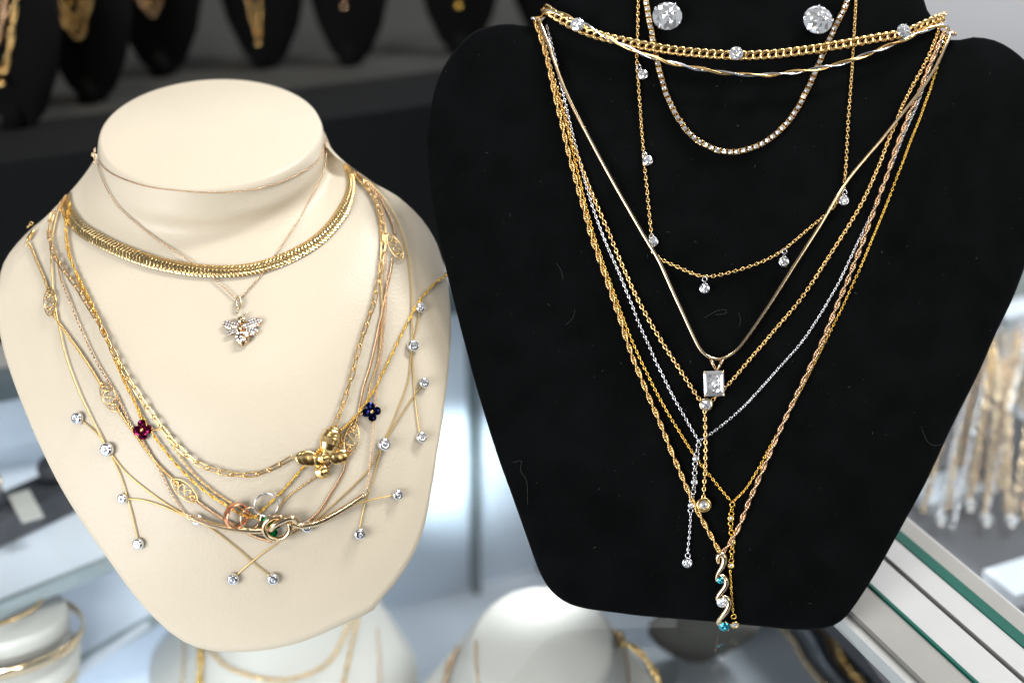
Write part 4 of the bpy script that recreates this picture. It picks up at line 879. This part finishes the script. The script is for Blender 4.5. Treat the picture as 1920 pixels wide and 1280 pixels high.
for s_ in (-1, 1): link('bail_arm', mesh('bail_arm', *tube(np.array([[s_ * 12 * PX, 11 * PX, 0.0006], [s_ * 7 * PX, 2 * PX, 0.0012], [0, -11 * PX, 0.0004]]), np.tile([0, 0, 1.0], (3, 1)), 3.4 * PX, 8, rfun=lambda u: 1.1 - 0.35 * u), 'rose'), k6, fr)
# the lariats
k7 = chain('lariat_necklace', 'yellow gold belcher chain with bezel diamond and straight drop below', KV, [(1014, 46), (1024, 100), (1048, 180), (1075, 268), (1100, 340), (1130, 410), (1160, 482), (1200, 570), (1240, 640), (1280, 702), (1309, 746)],
      0.0015, 7.2 * PX, 12.0 * PX, 9.4 * PX, 1.6 * PX, 'cable', 'gold', group=GK, seed=30, tails=(1, None))
chain('', '', KV, [(1336, 748), (1360, 725), (1400, 680), (1450, 620), (1500, 560), (1560, 470), (1620, 370), (1670, 250), (1700, 180), (1730, 125), (1750, 80), (1757, 55)], 0.0015, 7.2 * PX, 12.0 * PX, 9.4 * PX, 1.6 * PX, 'cable', 'gold', root=k7, seed=31, tails=(None, -1))
chain('', '', KV, [(1320, 770), (1321, 850), (1318, 928)], 0.0030, 7.2 * PX, 11.6 * PX, 9.0 * PX, 1.6 * PX, 'cable', 'gold', root=k7, seed=32)
bezel(k7, KV, 1322, 757, 12.5, 'pale', dome=False, lift=0.002, gscale=0.72); bezel(k7, KV, 1318, 943, 14, 'gold', dome=False, lift=0.0018, gscale=0.55)
k8 = chain('lariat_necklace', 'silver cable chain with a silver drop of linked rings and round bezel tip', KV, [(1026, 52), (1045, 128), (1066, 220), (1098, 345), (1130, 440), (1165, 522), (1200, 610), (1250, 720), (1290, 792), (1309, 826)],
      0.0012, 5.8 * PX, 9.4 * PX, 6.8 * PX, 1.25 * PX, 'cable', 'white_gold', group=GK, seed=33, tails=(1, None))
chain('', '', KV, [(1313, 824), (1332, 812), (1390, 765), (1450, 700), (1510, 630), (1560, 550), (1600, 470), (1642, 380), (1682, 280), (1716, 200), (1746, 120), (1764, 78)], 0.0012, 5.8 * PX, 9.4 * PX, 6.8 * PX, 1.25 * PX, 'cable', 'white_gold', root=k8, seed=34, tails=(None, -1))
def lariat(root, pts, mat, k):
    """a run of round rings with small bezels between"""
    P2 = catmull([np.array(p, float) for p in pts], 1.0); d = np.r_[0, np.cumsum(np.linalg.norm(np.diff(P2, axis=0), axis=1))]; s_ = 0; i = 0
    while s_ < d[-1]:
        x, y = np.interp(s_, d, P2[:, 0]), np.interp(s_, d, P2[:, 1])
        if i % 5 == 3: bezel(root, KV, x, y, 6.2, mat, dome=False, lift=0.0012, gscale=0.6, name='small_bezel'); s_ += 9.5
        else: jump_ring(root, KV, x, y, 6.0, mat, 0.0017, name='ring_link', thick=0.26, turn=(0.1, 0.9)[i % 2]); s_ += 8.6
        i += 1
lariat(k8, [(1309, 833), (1303, 866), (1301, 905), (1296, 940), (1294, 956)], 'white_gold', 0)
chain('', '', KV, [(1294, 962), (1292, 1000), (1289, 1034)], 0.0012, 5.6 * PX, 9 * PX, 6.4 * PX, 1.2 * PX, 'cable', 'white_gold', root=k8, seed=35)
jump_ring(k8, KV, 1289, 1039, 6, 'white_gold', 0.0016); bezel(k8, KV, 1288, 1052, 9.5, 'white_gold', 'diamond', dome=False, lift=0.001, gscale=0.62)
k9 = chain('lariat_necklace', 'fine deep yellow gold chain whose ringed drop reaches the bottom edge of the velvet board', KV, [(1008, 50), (1028, 120), (1058, 220), (1085, 330), (1110, 430), (1145, 532), (1185, 640), (1240, 752), (1300, 850), (1340, 902), (1368, 936)],
      0.0012, 5.6 * PX, 9.2 * PX, 6.6 * PX, 1.25 * PX, 'cable', 'rich', group=GK, seed=36, tails=(1, None))
chain('', '', KV, [(1376, 937), (1402, 908), (1440, 842), (1500, 730), (1560, 612), (1612, 500), (1662, 380), (1704, 270), (1742, 170), (1766, 92), (1772, 72)], 0.0012, 5.6 * PX, 9.2 * PX, 6.6 * PX, 1.25 * PX, 'cable', 'rich', root=k9, seed=37, tails=(None, -1))
lariat(k9, [(1372, 944), (1369, 980), (1372, 1015), (1369, 1064)], 'rich', 1)
chain('', '', KV, [(1369, 1070), (1371, 1110), (1374, 1144)], 0.0012, 5.4 * PX, 8.8 * PX, 6.2 * PX, 1.2 * PX, 'cable', 'rich', root=k9, seed=38)
jump_ring(k9, KV, 1375, 1151, 6, 'rich', 0.0016); bezel(k9, KV, 1377, 1165, 8.5, 'gold', 'diamond', dome=False, lift=0.001, gscale=0.62)
k10 = chain('spiral_necklace', 'twisted gold chain with a long spiral pendant of two blue stones and a clear one', KV, [(1006, 48), (1024, 108), (1043, 190), (1062, 270), (1088, 370), (1115, 462), (1150, 562), (1190, 680), (1240, 800), (1290, 920), (1325, 990), (1350, 1034)],
      0.0022, 4.1 * PX, 11.5 * PX, 10.5 * PX, 1.45 * PX, 'twist', 'gold', group=GK, seed=39, tails=(1, None), drift=0.5)
chain('', '', KV, [(1354, 1032), (1376, 1000), (1402, 940), (1440, 850), (1480, 762), (1530, 660), (1572, 560), (1612, 460), (1652, 350), (1692, 240), (1722, 170), (1750, 100), (1764, 66)], 0.0024, 4.1 * PX, 11.5 * PX, 10.5 * PX, 1.45 * PX, 'twist', 'rose', root=k10, seed=40, tails=(None, -1), drift=0.5)
pxtube(k10, KV, 'spiral_ribbon', [(1345, 1052), (1342, 1042), (1346, 1033), (1354, 1034), (1357, 1044), (1352, 1058), (1343, 1070), (1339, 1078), (1342, 1084)], 5.2, 'pale', 0.0034, rfun=lambda u: 0.45 + 0.75 * math.sin(min(1, u * 1.15) * math.pi) ** 0.8)
pxtube(k10, KV, 'spiral_ribbon', [(1347, 1072), (1357, 1076), (1361, 1086), (1356, 1097), (1346, 1108), (1341, 1116), (1344, 1121)], 5.4, 'pale', 0.0034, rfun=lambda u: 0.35 + 0.75 * math.sin(u * math.pi) ** 0.7)
pxtube(k10, KV, 'spiral_ribbon', [(1352, 1110), (1362, 1113), (1366, 1123), (1360, 1137), (1348, 1150), (1343, 1160), (1348, 1167)], 5.7, 'pale', 0.0034, rfun=lambda u: 0.35 + 0.75 * math.sin(u * math.pi) ** 0.7)
for x, y, r, gm in ((1349, 1081, 7.6, 'topaz'), (1352, 1121, 10.2, 'diamond'), (1357, 1161, 11, 'topaz')): prong_stone(k10, x, y, r, 0.0022, gm, 'pale', spin=0.78, np_=2, n=12)

# lint on the velvet: hair-fine curled fibres and specks
def fibre(pts, r=0.22):
    P, N = path(KV, pts, 0.0006, wob=0); return tube(P, N, r * PX, 4)
fb = [fibre(p) for p in ([(1043, 494), (1052, 505), (1056, 524)], [(1320, 596), (1345, 582), (1363, 580), (1362, 588), (1340, 590)], [(1728, 805), (1738, 828), (1752, 835), (1772, 828)], [(963, 866), (980, 862), (975, 880), (988, 900), (990, 945)], [(1060, 610), (1075, 595), (1078, 580)], [(1384, 585), (1389, 600), (1385, 612)])]
rl = np.random.default_rng(3); sp_ = []
for i in range(300):
    x, y = rl.uniform(815, 1915), rl.uniform(60, 1160)
    l, n_ = hit(KV, x, y)
    if abs((l - CO).dot(CF) - domeK(x, y)) > 0.004: continue
    a = rl.uniform(0, 6.28); L_ = rl.choice([0.5, 1.2, 3.0], p=[.5, .35, .15])
    q = frame(KV, x, y, 0.0003, a); sp_.append(xf(box(-L_ * PX, L_ * PX, -0.28 * PX, 0.28 * PX, 0, 0.4 * PX), q))
lo = obj('lint', join(fb + sp_), 'lint', kind='stuff'); lo['label'] = 'pale lint fibres and dust specks clinging to the black velvet'; lo['category'] = 'lint'
